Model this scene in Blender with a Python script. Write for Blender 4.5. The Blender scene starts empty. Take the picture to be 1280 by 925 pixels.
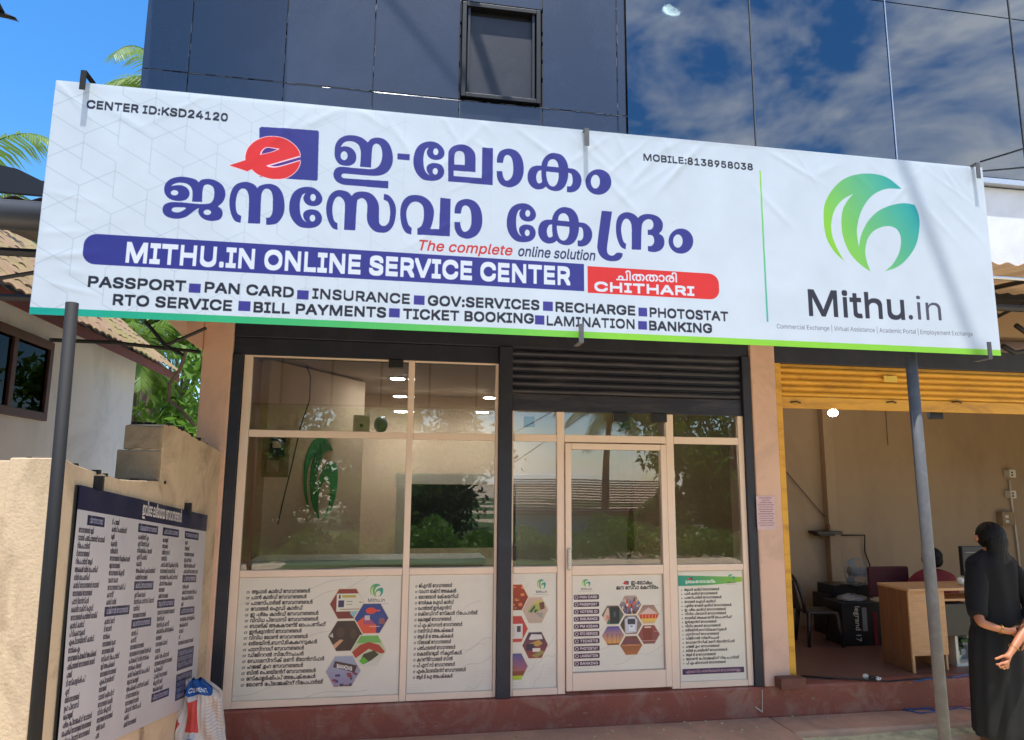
import bpy, bmesh, math, random
import numpy as np
from mathutils import Vector, Matrix
C = bpy.context.scene.collection
sc = bpy.context.scene
rnd = random.Random(7)
# ---------------------------------------------------------------- camera
F, YAW, PITCH, ROLL = 879.72, 0.172321604, 0.15407009, -0.007526231
EYE = np.array([0., 0., 2.0])
def _rot():
    cy, sy, cp, sp, cr, sr = math.cos(YAW), math.sin(YAW), math.cos(PITCH), math.sin(PITCH), math.cos(ROLL), math.sin(ROLL)
    f = np.array([sy*cp, cy*cp, sp]); r = np.array([cy, -sy, 0.]); d = np.cross(f, r)
    return np.array([cr*r+sr*d, -sr*r+cr*d, f])
CM = _rot()
def ray(x, y): return np.array([(x-640)/F, (y-462.5)/F, 1.])@CM
def at(x, y, Y): d = ray(x, y); return EYE+d*Y/d[1]           # survey: where a sight line meets the plane Y
def atx(x, y, X): d = ray(x, y); return EYE+d*X/d[0]
def atz(x, y, z): d = ray(x, y); return EYE+d*(z-2.)/d[2]
cd = bpy.data.cameras.new('camera'); cam = bpy.data.objects.new('camera', cd); C.objects.link(cam)
m3 = np.array([CM[0], -CM[1], -CM[2]]).T
cam.matrix_world = Matrix([list(m3[i])+[EYE[i]] for i in range(3)]+[[0, 0, 0, 1]])
cd.sensor_width = 36; cd.lens = F/1280*36; cd.clip_start = .05; cd.clip_end = 3000
sc.camera = cam
# ---------------------------------------------------------------- light
SUN_EL, SUN_AZ = math.radians(76.5), math.radians(-172)     # azimuth from +Y towards +X: the sun stands high behind the camera, a little left
sdir = Vector((math.sin(SUN_AZ)*math.cos(SUN_EL), math.cos(SUN_AZ)*math.cos(SUN_EL), math.sin(SUN_EL)))
sl = bpy.data.lights.new('sun', 'SUN'); sl.energy = 2.6; sl.angle = math.radians(.53); sl.color = (1, .96, .9)
so = bpy.data.objects.new('sun', sl); C.objects.link(so); so.rotation_euler = sdir.to_track_quat('Z', 'Y').to_euler()
w = bpy.data.worlds.new('World'); sc.world = w; w.use_nodes = True; nt = w.node_tree; N = nt.nodes; L = nt.links
N.clear(); out = N.new('ShaderNodeOutputWorld'); bg = N.new('ShaderNodeBackground'); bg.inputs[1].default_value = .11
sky = N.new('ShaderNodeTexSky'); sky.sky_type = 'NISHITA'; sky.sun_disc = False; sky.sun_elevation = SUN_EL; sky.sun_rotation = SUN_AZ
sky.air_density = 1.0; sky.dust_density = .25; sky.ozone_density = 3.5
tc = N.new('ShaderNodeTexCoord'); mp = N.new('ShaderNodeMapping'); mp.inputs['Scale'].default_value = (1, 1, 2.2); mp.inputs['Location'].default_value = (3.1, 1.7, .4)
L.new(tc.outputs['Generated'], mp.inputs[0])
n1 = N.new('ShaderNodeTexNoise'); n1.inputs['Scale'].default_value = 4.2; n1.inputs['Detail'].default_value = 9; n1.inputs['Roughness'].default_value = .62; n1.inputs['Distortion'].default_value = .35
L.new(mp.outputs[0], n1.inputs['Vector'])
cr = N.new('ShaderNodeValToRGB'); cr.color_ramp.elements[0].position = .43; cr.color_ramp.elements[1].position = .62
L.new(n1.outputs['Fac'], cr.inputs[0])
# clouds stand in the half of the sky behind the camera (the curtain wall mirrors them); ahead and left it is clear
sx = N.new('ShaderNodeSeparateXYZ'); L.new(tc.outputs['Generated'], sx.inputs[0])
mr = N.new('ShaderNodeMapRange'); mr.inputs['From Min'].default_value = .35; mr.inputs['From Max'].default_value = -.35; L.new(sx.outputs['Y'], mr.inputs['Value'])
mr2 = N.new('ShaderNodeMapRange'); mr2.inputs['From Min'].default_value = -.32; mr2.inputs['From Max'].default_value = .02; L.new(sx.outputs['X'], mr2.inputs['Value'])
mv = N.new('ShaderNodeMath'); mv.operation = 'MULTIPLY'; L.new(mr.outputs[0], mv.inputs[0]); L.new(mr2.outputs[0], mv.inputs[1])
mu = N.new('ShaderNodeMath'); mu.operation = 'MULTIPLY'; L.new(cr.outputs[0], mu.inputs[0]); L.new(mv.outputs[0], mu.inputs[1])
mx = N.new('ShaderNodeMix'); mx.data_type = 'RGBA'; L.new(mu.outputs[0], mx.inputs['Factor']); 
hs = N.new('ShaderNodeHueSaturation'); hs.inputs['Saturation'].default_value = 1.3; L.new(sky.outputs[0], hs.inputs['Color'])
L.new(hs.outputs[0], mx.inputs['A']); mx.inputs['B'].default_value = (6.6, 6.8, 7.2, 1)
L.new(mx.outputs['Result'], bg.inputs[0]); L.new(bg.outputs[0], out.inputs[0])
sc.view_settings.view_transform = 'Standard'; sc.view_settings.look = 'None'; sc.view_settings.exposure = 1.32; sc.view_settings.gamma = 1.0
sc.cycles.max_bounces = 8; sc.cycles.transparent_max_bounces = 12; sc.cycles.caustics_reflective = False; sc.cycles.caustics_refractive = False
sc.cycles.sample_clamp_indirect = 4
# ---- flat print: shapes and lettering rasterised into images made here ----
_gly = {}
import os
_inter = os.path.join(bpy.utils.resource_path('LOCAL'), 'datafiles', 'fonts', 'Inter.woff2')   # Blender's own interface font
_tc = bpy.data.curves.new('lettering', 'FONT'); _to = bpy.data.objects.new('lettering', _tc)
bpy.context.scene.collection.objects.link(_to)
_bf = _tc.font
try: _if = bpy.data.fonts.load(_inter)
except Exception: _if = _bf
_tc.dimensions = '2D'; _tc.fill_mode = 'NONE'
def tri_text(s, off=0.0, res=3, space=1.0):      # the letters' outlines as directed edges, (n, 2, 2)
    k = (s, off, res, space)
    if k not in _gly:
        _tc.font = _bf if any(ord(q) > 0xD00 for q in s) else _if; _tc.body = s; _tc.size = 1; _tc.offset = off; _tc.resolution_u = res+1; _tc.space_character = space
        bpy.context.view_layer.update()
        dg = bpy.context.evaluated_depsgraph_get(); me = _to.evaluated_get(dg).to_mesh()
        n = len(me.vertices); co = np.empty(n*3, np.float32); me.vertices.foreach_get('co', co)
        t = np.empty(len(me.edges)*2, np.int32); me.edges.foreach_get('vertices', t); t = t.reshape(-1, 2)
        sw = (np.abs(t[:, 1]-t[:, 0]) > 1) & (t[:, 0] < t[:, 1]); t[sw] = t[sw][:, ::-1]     # the edge that closes a loop runs backwards
        _gly[k] = co.reshape(-1, 3)[:, :2][t].astype(np.float64) if n else np.zeros((0, 2, 2))
        _to.evaluated_get(dg).to_mesh_clear()
    return _gly[k]
PRE = 'െേൈ'; CONS = set(chr(c) for c in range(0xD15, 0xD3B)); VIR = '്'
def ml(s):                       # Malayalam into the order in which its glyphs stand
    out = ''; i = 0
    while i < len(s):
        if s[i] in CONS:
            c = s[i]; i += 1
            while i+1 < len(s) and s[i] == VIR and s[i+1] in CONS:
                c += s[i+1] if s[i+1] == c[-1] else VIR + s[i+1]; i += 2
            v = s[i] if i < len(s) else ''
            if v in ('െ', 'േ', 'ൈ') and v: c = v + c; i += 1
            elif v == 'ൊ': c = 'െ' + c + 'ാ'; i += 1
            elif v == 'ോ': c = 'േ' + c + 'ാ'; i += 1
            out += c
        else: out += s[i]; i += 1
    return out
class Canvas:
    def __init__(s, w, h, col, ss=2):
        s.w, s.h, s.ss = w, h, ss; s.a = np.empty((h, w, 3), np.float32); s.a[:] = lin(col)
    def tris(s, T):              # non-zero winding fill of directed outline edges (pixels, y down)
        ss = s.ss; H, W = s.h*ss, s.w*ss; P = T*ss; x0 = max(int(P[..., 0].min())-2, 0); x1 = min(int(P[..., 0].max())+3, W); m = np.zeros((H, W), bool)
        y0 = max(int(P[..., 1].min())-1, 0); y1 = min(int(P[..., 1].max())+2, H)
        if x1 <= x0 or y1 <= y0: return m
        A = np.zeros((y1-y0, x1-x0+1), np.int32); a, b = P[:, 0], P[:, 1]; d = np.where(a[:, 1] < b[:, 1], 1, -1); lo = np.where((d > 0)[:, None], a, b); hi = np.where((d > 0)[:, None], b, a)
        r0 = np.ceil(lo[:, 1]-.5).astype(int); r1 = np.ceil(hi[:, 1]-.5).astype(int); n = np.maximum(r1-r0, 0); i = np.repeat(np.arange(len(n)), n)
        if not len(i): return m
        y = r0[i]+np.arange(len(i))-np.repeat(np.cumsum(n)-n, n); x = lo[i, 0]+(y+.5-lo[i, 1])*(hi[i, 0]-lo[i, 0])/(hi[i, 1]-lo[i, 1])
        c = np.clip(np.ceil(x-.5).astype(int)-x0, 0, x1-x0); k = (y >= y0) & (y < y1); np.add.at(A, (y[k]-y0, c[k]), d[i][k]); m[y0:y1, x0:x1] = np.cumsum(A, 1)[:, :-1] != 0
        return m
    def polymask(s, P, m=None):  # even-odd scanline fill of one closed polygon
        ss = s.ss; P = np.asarray(P, float)*ss; m = np.zeros((s.h*ss, s.w*ss), bool) if m is None else m
        y0 = max(int(P[:, 1].min()), 0); y1 = min(int(P[:, 1].max())+1, s.h*ss); Q = np.roll(P, -1, 0)
        for y in range(y0, y1):
            yc = y+.5; c = (P[:, 1] <= yc) != (Q[:, 1] <= yc)
            if not c.any(): continue
            a, b = P[c], Q[c]; xs = np.sort(a[:, 0]+(yc-a[:, 1])*(b[:, 0]-a[:, 0])/(b[:, 1]-a[:, 1]))
            for i in range(0, len(xs)-1, 2):
                m[y, max(int(round(xs[i])), 0):max(int(round(xs[i+1])), 0)] = True
        return m
    def paint(s, m, col, al=1.0):    # col: a colour or an (h, w, 3) linear image
        ss = s.ss; ys = np.flatnonzero(m.any(1)); 
        if not len(ys): return
        y0, y1 = ys[0]//ss, ys[-1]//ss+1; xs = np.flatnonzero(m.any(0)); x0, x1 = xs[0]//ss, xs[-1]//ss+1
        k = m[y0*ss:y1*ss, x0*ss:x1*ss].reshape(y1-y0, ss, x1-x0, ss).mean((1, 3), dtype=np.float32)[..., None]*al
        c = col[y0:y1, x0:x1] if isinstance(col, np.ndarray) and col.ndim == 3 else lin(col)
        s.a[y0:y1, x0:x1] = s.a[y0:y1, x0:x1]*(1-k)+c*k
    def poly(s, P, col, al=1.0): s.paint(s.polymask(P), col, al)
    def rect(s, x0, y0, x1, y1, col, al=1.0): s.poly([(x0, y0), (x1, y0), (x1, y1), (x0, y1)], col, al)
    def line(s, a, b, w, col, al=1.0):
        a = np.array(a, float); b = np.array(b, float); d = b-a; d /= max(np.hypot(*d), 1e-6); n = np.array([-d[1], d[0]])*w/2
        s.poly([a+n, b+n, b-n, a-n], col, al)
    def text(s, t, x0, y0, x1, y1, h, col, bold=0.0, res=3, al=1.0, shear=0.0, cap=.509, space=1.0):
        """baseline from (x0,y0) to (x1,y1) in canvas pixels, capital height h; x1 None keeps the letters' own width"""
        T = tri_text(t, 0.0, res, space)
        if not len(T): return 0
        T = T.copy(); T[..., 0] += shear*T[..., 1]; lo, hi = T[..., 0].min(), T[..., 0].max(); k = h/cap
        w = (hi-lo)*k
        if x1 is None: x1 = x0+w; y1 = y0
        f = (T[..., 0]-lo)/(hi-lo); O = np.empty_like(T)
        O[..., 0] = x0+f*(x1-x0); O[..., 1] = y0+f*(y1-y0)-T[..., 1]*k
        m = s.tris(O); r = bold*h*s.ss
        if r > .4: m = s.fat(m, O, r)
        s.paint(m, col, al); return x1
    def fat(s, m, O, r):
        R = int(math.ceil(r)); x0, y0 = (O.min((0, 1))*s.ss-R-2).astype(int); x1, y1 = (O.max((0, 1))*s.ss+R+3).astype(int)
        x0 = max(x0, R+1); y0 = max(y0, R+1); x1 = min(x1, s.w*s.ss-R-1); y1 = min(y1, s.h*s.ss-R-1); o = m.copy()
        for dy in range(-R, R+1):
            for dx in range(-R, R+1):
                if abs(dx) <= r*.4+.2 and abs(dy) <= r+.2: o[y0:y1, x0:x1] |= m[y0+dy:y1+dy, x0+dx:x1+dx]
        return o
    def image(s, name):
        im = bpy.data.images.new(name, s.w, s.h, alpha=False, float_buffer=False)
        a = np.ones((s.h, s.w, 4), np.float32); v = np.clip(s.a[::-1], 0, 1)
        a[..., :3] = np.where(v <= .0031308, v*12.92, 1.055*v**(1/2.4)-.055)
        im.pixels.foreach_set(a.ravel()); im.update(); im.pack(); return im
def lin(c):
    c = np.array(c, np.float32)/255; return np.where(c <= .04045, c/12.92, ((c+.055)/1.055)**2.4).astype(np.float32)
def smooth(pts, n=6):            # closed Catmull-Rom through points; a third value marks a sharp corner
    P = [np.array(p[:2], float) for p in pts]; C = [len(p) > 2 for p in pts]; N = len(P); out = []
    for i in range(N):
        a, b, c, d = P[i-1], P[i], P[(i+1) % N], P[(i+2) % N]
        if C[i]: a = b if not C[(i+1) % N] else b
        if C[(i+1) % N]: d = c
        if C[i] and C[(i+1) % N]: out.append(b); continue
        m1 = (c-a)/2 if not C[i] else (c-b)*1.0; m2 = (d-b)/2 if not C[(i+1) % N] else (c-b)*1.0
        for k in range(n):
            t = k/n; out.append((2*t**3-3*t*t+1)*b+(t**3-2*t*t+t)*m1+(3*t*t-2*t**3)*c+(t**3-t*t)*m2)
    return np.array(out)
# ---- the banner: everything on it is laid out on its own plane (metres) ----
SY = 3.68; SX0, SX1, SZ0, SZ1 = -1.735, 3.692, 2.773, 3.998
BLUE, RED, INK = (46, 45, 124), (206, 38, 26), (32, 28, 36)
def logo_mark(c, fx):            # green leaf-like round mark; fx maps its drawing units to canvas pixels
    a = [(478,512,1),(440,475),(410,420),(400,350),(405,290),(435,235),(480,195),(540,177),(600,178),(650,195),(700,235,1),(640,235),(590,258),(555,300),(535,350),(528,400),(535,458,1),(545,410),(570,360),(610,320),(660,298),(710,290),(750,297,1),(765,335),(768,385),(755,450),(720,505),(680,537),(635,552,1),(665,525),(690,480),(697,430),(685,395),(660,380),(630,380),(595,395),(570,425),(560,470),(565,510),(580,553,1),(540,525),(500,480),(475,420),(468,360),(475,310),(495,275),(515,253,1),(475,275),(445,310),(430,360),(432,410),(450,460)]
    P = smooth(a); Q = np.array([fx(*p) for p in P]); m = c.polymask(Q)
    x0, y0 = Q.min(0); x1, y1 = Q.max(0); X, Y = np.meshgrid(np.arange(c.w), np.arange(c.h)); t = np.clip((X-x0)/(x1-x0)*.95+(y1-Y)/(y1-y0)*.45-.22, 0, 1)[..., None].astype(np.float32)
    c.paint(m, lin((126, 192, 40))*(1-t)+lin((0, 150, 152))*t)
E_LOGO = dict(
 body=[(555,237,1),(685,195,1),(685,160),(705,100),(760,45),(840,12),(910,8),(1000,25),(1070,70),(1110,120),(1122,158,1),(850,238,1),(870,250),(950,250),(1124,202,1),(1110,250),(1070,300),(1000,340),(900,345),(820,325),(770,300),(735,268,1),(700,285,1)],
 eye=[(800,155,1),(815,120),(860,92),(960,105,1),(900,130)])
def e_logo(c, fx, s):
    sq = [(795,-60),(1275,-40),(1275,345),(790,350)]
    q = [fx(*p) for p in [(812,-72),(1262,-42),(1272,-30),(1262,352),(1250,360),(800,330),(795,-60)]]
    c.poly(q, BLUE); B = smooth(E_LOGO['body']); ce = B.mean(0); W = np.array([fx(*(ce+(p-ce)*1.025)) for p in B]); c.poly(W, (240, 200, 205)); c.poly(np.array([fx(*p) for p in B]), RED)
    c.poly(np.array([fx(*p) for p in smooth([(850,240,1),(1124,160,1),(1124,200,1),(950,250),(880,252)])]), (240, 200, 205)); c.poly(np.array([fx(*p) for p in smooth([(880,240,1),(1124,170,1),(1124,192,1),(950,242)])]), (74, 34, 120))
    Ee = smooth(E_LOGO['eye']); c.poly(np.array([fx(*p) for p in Ee]), (240, 200, 205)); ce = Ee.mean(0); c.poly(np.array([fx(*(ce+(p-ce)*.8)) for p in Ee]), (74, 34, 120))
def hexa(cx, cy, r, flat=True): return [(cx+r*math.cos(math.pi/3*k), cy+r*math.sin(math.pi/3*k)) for k in range(6)]
G = {  # headline letters traced once, in four survey frames (origin x, origin y, scale)
'Z1': (200, 170, 6.4), 'Z2': (400, 160, 6.165), 'Z3': (590, 170, 6.165), 'Z4': (720, 230, 7.111)}
EL = lambda cx, cy, rx, ry: [(cx+rx*math.cos(k*math.pi/8), cy+ry*math.sin(k*math.pi/8)) for k in range(16)]
LE = [(845,408),(790,395),(745,350),(722,290),(722,225),(740,165),(775,125),(830,105),(890,110),(935,140),(958,180),(955,215),(930,240),(890,247),(850,235),(828,210),(823,180),(838,150,1),(815,165),(800,205),(797,260),(803,310),(820,345),(845,365,1),(825,335),(822,300),(845,277),(885,270),(930,283),(955,320),(953,360),(930,390),(895,405)]
LEH = [EL(892,183,20,26), EL(888,335,20,25)]
KA = [[(550,228,1),(490,228),(450,248),(430,292),(432,345),(458,388),(500,410),(545,405),(575,385,1),(560,300,1)], [(635,130),(690,145),(728,190),(742,250),(740,320),(720,380),(685,415),(640,423),(595,410),(565,380),(545,330),(535,270),(538,210),(560,165),(595,138)], [(735,245,1),(790,255),(830,290),(845,335),(835,385),(805,420),(765,433),(732,430,1),(733,385,1),(760,385),(775,360),(775,320),(765,290),(735,280,1)]]
KAH = [[(535,262,1),(512,270),(497,300),(497,335),(508,360),(525,363),(541,352,1),(536,310)], [(580,232,1),(590,195),(615,178),(640,182),(660,205),(668,240,1)], [(573,272,1),(668,282,1),(668,320),(655,365),(630,387),(600,378),(582,345),(573,300)]]
AA = [(192,205,1),(195,160),(215,120),(255,100),(300,98),(350,120),(385,170),(399,240),(392,310),(360,365),(310,392),(265,392),(220,370),(195,325),(190,270,1),(233,270,1),(240,310),(255,338),(275,342),(300,325),(315,290),(318,240),(312,190),(298,158),(272,145),(250,160),(238,207,1)]
HEAD = [
('Z1', [[(90,402,1),(115,385),(160,375),(210,382),(240,400),(258,430),(262,470),(258,527,1),(338,530,1),(340,480),(343,440),(352,403),(375,390),(400,393),(425,410),(435,440),(435,480),(425,515),(400,540),(340,546),(260,541),(180,533),(100,530),(55,540),(30,560),(22,590),(30,622),(60,648),(110,662),(160,662),(210,648),(250,620),(290,590),(315,578,1),(308,600),(318,635),(350,665),(395,680),(440,680),(480,668),(500,640),(502,610),(490,585),(465,565,1),(495,540),(515,510),(525,470),(517,425),(490,385),(440,355),(385,345),(335,352),(310,372,1),(290,352),(250,338),(190,328),(130,332),(80,350),(45,385),(35,430),(45,470),(80,505),(140,522),(200,515),(230,490),(238,455),(220,420),(180,398),(130,396)]],
  [EL(118,456,30,21), [(95,592),(110,575),(150,572),(208,576),(190,595),(150,612),(110,608)], EL(380,612,30,21)]),
('Z1', [[(645,697,1),(600,680),(572,630),(557,560),(560,490),(578,430),(610,390),(655,372),(700,370),(745,385),(770,405),(778,420,1),(800,400),(845,387),(895,387),(945,410),(980,460),(996,530),(995,600),(975,655),(935,700),(880,712),(850,712,1),(850,655,1),(880,650),(900,610),(903,550),(903,490),(890,445),(865,425),(840,427),(820,450),(810,500),(802,703,1),(705,700,1),(712,560),(712,490),(700,445),(680,425),(650,425),(625,455),(610,510),(608,570),(620,620),(652,642,1)]], []),
('Z2', [[(200,293),(150,280),(120,240),(112,190),(120,130),(150,85),(200,60),(260,58),(315,72),(350,95),(368,112,1),(395,85),(440,75),(490,85),(530,120),(555,180),(562,240),(553,290),(525,335),(480,362),(420,370),(300,362),(190,353),(168,362),(168,378),(190,388),(300,396),(527,410,1),(525,467,1),(400,457),(250,445),(180,438),(130,415),(105,375),(108,335),(130,308),(170,300),(250,308),(330,314),(400,318),(440,305),(465,275),(478,230),(478,180),(465,140),(440,122),(415,130),(403,160),(398,220),(393,306,1),(308,300,1),(315,220),(312,170),(295,130),(260,108),(215,103),(180,118),(160,147,1),(195,142),(240,155),(272,190),(280,230),(270,265),(240,288)]], [EL(186,215,27,34)]),
('Z2', [[(597,196,1),(691,204,1),(690,250,1),(596,242,1)]], []),
('Z2', [LE], LEH),
('Z2', [[(988,412,1),(988,215),(1000,165),(1035,137),(1085,128),(1135,137),(1175,165),(1198,215),(1197,340,1),(1030,328,1),(1030,370,1),(1246,387,1),(1251,150,1),(1333,155,1),(1331,440,1)]], [[(1035,280,1),(1035,225),(1045,190),(1075,178),(1105,190),(1115,225),(1115,286,1)]]),
('Z3', [AA], []), ('Z3', KA, KAH), ('Z3', [EL(975,353,100,98)], [EL(952,350,35,53)]),
('Z2', [[(135,787,1),(95,770),(62,710),(48,640),(55,570),(80,515),(120,485),(165,480),(215,495),(245,525,1),(270,500),(320,490),(380,500),(425,535),(452,590),(455,660),(455,720),(465,745),(485,755),(510,750),(532,720),(540,660),(537,610),(522,570),(490,553,1),(493,508,1),(530,520),(565,560),(585,620),(580,700),(560,760),(520,800),(470,808),(420,795),(380,755),(362,700),(365,600),(352,560),(325,542),(300,550),(285,580),(272,790,1),(185,785,1),(192,620),(188,570),(165,538),(140,530),(115,550),(98,600),(97,660),(110,715),(135,735,1)]], []),
('Z2', [[(703,822,1),(660,805),(630,750),(618,670),(625,600),(650,550),(690,522),(745,517),(800,530),(850,570),(877,630),(875,690),(862,745),(850,777,1),(918,780,1),(927,538,1),(1007,545,1),(1000,835,1),(750,822,1),(750,775,1),(780,755),(797,710),(800,650),(793,605),(770,578),(735,568),(700,580),(675,615),(665,660),(672,715),(685,750),(707,770,1)]], []),
('Z4', [[(230,235,1),(322,242,1),(300,400),(278,560),(282,610),(305,632),(335,632),(360,612),(385,607),(418,615,1),(408,650),(375,678),(320,684),(270,675),(220,640),(193,580),(195,500)]], []),
('Z4', [[(443,580,1),(400,555),(370,490),(357,420),(360,340),(380,285),(415,257),(460,248),(510,262),(540,285),(553,300,1),(575,280),(620,265),(680,268),(735,290),(768,330),(775,370),(765,410),(740,437,1),(775,465),(788,505),(782,550),(755,585),(710,602),(665,600),(642,593,1),(640,548,1),(670,548),(690,530),(697,500),(688,465),(670,452),(640,450,1),(640,403,1),(665,403),(685,385),(690,355),(680,325),(655,310),(620,318),(595,345),(585,400),(580,583,1),(497,580,1),(497,400),(490,345),(465,310),(435,310),(412,345),(403,400),(410,460),(425,510),(447,530,1)]], []),
('Z4', [EL(935,505,110,112)], [EL(908,505,42,59)])]
def rebox(polys, b0, b1):        # carry a letter from one box of its survey frame to another
    (x0, y0, x1, y1), (u0, v0, u1, v1) = b0, b1
    return [[(u0+(p[0]-x0)*(u1-u0)/(x1-x0), v0+(p[1]-y0)*(v1-v0)/(y1-y0))+tuple(p[2:]) for p in q] for q in polys]
E1 = (718, 103, 960, 410)
HEAD += [('Z1',)+tuple(rebox(k, E1, (1032, 407, 1300, 740)) for k in ([LE], LEH)), ('Z3',)+tuple(rebox(k, E1, (266, 516, 494, 819)) for k in ([LE], LEH)),
 ('Z3',)+tuple(rebox(k, (430, 130, 845, 433), (512, 546, 928, 850)) for k in (KA, KAH)), ('Z2', rebox([AA], (190, 98, 399, 392), (1035, 548, 1251, 850)), [])]
def make_banner():
    W = 3072; K = W/(SX1-SX0); H = int(round((SZ1-SZ0)*K)); c = Canvas(W, H, (192, 203, 212))
    def P(x, y): p = at(x, y, SY); return ((p[0]-SX0)*K, (SZ1-p[2])*K)
    # faint lattice of cubes at the left
    s = 105; hx = s*.866; rr = random.Random(4)
    for i in range(-1, 15):
        for j in range(-1, 6):
            x = i*hx; y = j*s*1.5+(0 if i % 2 else s*.75); fade = max(0, 1-x/1500)
            for a, b in (((x, y), (x, y+s)), ((x, y), (x+hx, y-s/2)), ((x, y), (x-hx, y-s/2)), ((x, y+s), (x+hx, y+s*1.5))):
                if rr.random() < .93: c.line(a, b, 2.6, (150, 166, 180), .6*fade)
    for fr, fills, holes in HEAD:
        ox, oy, sc_ = G[fr]; m = None
        for q in fills: m = c.polymask([P(ox+p[0]/sc_, oy+p[1]/sc_) for p in smooth(q)], m)
        hm = None
        for q in holes: hm = c.polymask([P(ox+p[0]/sc_, oy+p[1]/sc_) for p in smooth(q)], hm)
        if hm is not None: m &= ~hm
        c.paint(m, BLUE)
    e_logo(c, lambda x, y: P(200+x/6.4, 170+y/6.4), 1)
    def T(t, x0, y0, x1, y1, hh, col=INK, bold=.05, **k):
        a = P(x0, y0); b = P(x1, y1); h = (P(x0, y0)[1]-P(x0, y0-hh)[1]); c.text(t, a[0], a[1], b[0], b[1], h, col, bold, **k)
    T('CENTER ID:KSD24120', 108.3, 134.9, 284.3, 151.8, 9.4, bold=.085); T('MOBILE:8138958038', 804.7, 200.1, 941.2, 212.5, 7.9, bold=.085)
    # blue and red bars
    def bar(tl, bl, tr, br, col, rl, rr_):
        A, B, Cc, D = P(*tl), P(*bl), P(*tr), P(*br); y0 = (A[1]+Cc[1])/2; y1 = (B[1]+D[1])/2; x0 = A[0]; x1 = Cc[0]; r = (y1-y0)*.38; q = []
        for (cx, cy, a0, on) in ((x0, y0, 180, rl), (x1, y0, 270, rr_), (x1, y1, 0, rr_), (x0, y1, 90, rl)):
            if not on: q.append((cx, cy)); continue
            gx = cx+(r if cx == x0 else -r); gy = cy+(r if cy == y0 else -r)
            q += [(gx+r*math.cos(math.radians(a0+k*15)), gy+r*math.sin(math.radians(a0+k*15))) for k in range(7)]
        c.poly(q, col)
    bar((106.3, 290.6), (106.3, 328.8), (730, 330.6), (730, 364.7), BLUE, 1, 0); bar((734.4, 331.8), (734.4, 365.1), (898.5, 343), (898.5, 375), RED, 0, 1)
    WH = (206, 213, 222)
    T('MITHU.IN ONLINE SERVICE CENTER', 157.6, 326.4, 712.5, 355, 22.4, WH, .085)
    T(ml('ചിത്താരി'), 770.6, 349.6, 846.3, 352.4, 9.5, WH, .05, cap=.66); T('CHITHARI', 743.6, 363, 868, 368.9, 10.6, WH, .09)
    T('The complete', 524, 312.4, 640.5, 319, 12.4, (186, 40, 32), .04, shear=.22); T('online solution', 648, 319.6, 744.3, 325.4, 12.4, (34, 32, 78), .04, shear=.22)
    for t, x0, y0, x1, y1, h in (('PASSPORT', 110.2, 357.8, 231.6, 363.6, 12.3), ('PAN CARD', 256.1, 364.8, 366.7, 371.4, 12), ('INSURANCE', 390.4, 372.6, 511.9, 379.4, 11.6), ('GOV:SERVICES', 535.1, 381.2, 673.9, 386.9, 11.6), ('RECHARGE', 694.9, 388.7, 793.9, 393.6, 11), ('PHOTOSTAT', 812.6, 395.5, 910.1, 400.8, 10.8),
        ('RTO SERVICE', 141.3, 380.4, 289.2, 388.1, 12.4), ('BILL PAYMENTS', 317.2, 389.7, 482, 396.4, 12), ('TICKET BOOKING', 504, 397.8, 666.8, 403.8, 11.6), ('LAMINATION', 683.6, 406, 793.1, 410.5, 11), ('BANKING', 811.9, 412, 889.9, 415.8, 10.8)): T(t, x0, y0, x1, y1, h, bold=.08)
    for x0, y0, x1, y1 in ((236.7,354,250.3,366.3),(371.7,362.5,385.4,374.5),(517.5,369,530.6,381.2),(678.7,376.4,691.1,388.7),(798,384,809.2,395.5),(298.6,376,312.6,389),(486.4,385,499.5,397),(668.6,393.7,680.6,405.7),(797.7,401,808.9,412)):
        a = P(x0, y0); b = P(x1, y1); c.rect(a[0], a[1], b[0], b[1], (56, 50, 130))
    # right part
    a = P(950.3, 212.9); b = P(954.2, 401.6); n = 24
    for k in range(n): f = k/n; c.rect(a[0]-3, a[1]+(b[1]-a[1])*f, a[0]+3, a[1]+(b[1]-a[1])*(f+1/n)+1, tuple(np.array((140, 205, 70))*(1-f)+np.array((50, 160, 150))*f))
    logo_mark(c, lambda x, y: P(900+x/3.084, 160+y/3.084))
    T('Mithu', 1011.9, 393.5, 1131, 398.7, 31, (38, 34, 46), .045); q = P(1138.5, 396.5); c.poly(EL(q[0], q[1], 8.5, 8.5), (48, 44, 58)); T('in', 1147, 399.4, 1177, 400.5, 29, (70, 66, 80), .0)
    T('Commercial Exchange | Virtual Assistance | Academic Portal | Employement Exchange', 971.3, 410.3, 1216, 420, 5.6, (90, 88, 100), .0)
    c.text('TM', *P(1150, 330), None, None, 1, (232, 238, 242)) if 0 else None
    n = 64
    for k in range(n):
        f = k/n; col = np.array((14, 150, 134))*(1-min(f*1.8, 1))+np.array((130, 196, 46))*min(f*1.8, 1); c.rect(W*f, H-20, W*(f+1/n)+1, H+2, tuple(col))
    return c.image('banner_print')
SERV = 'സേവനങ്ങൾ'
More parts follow.
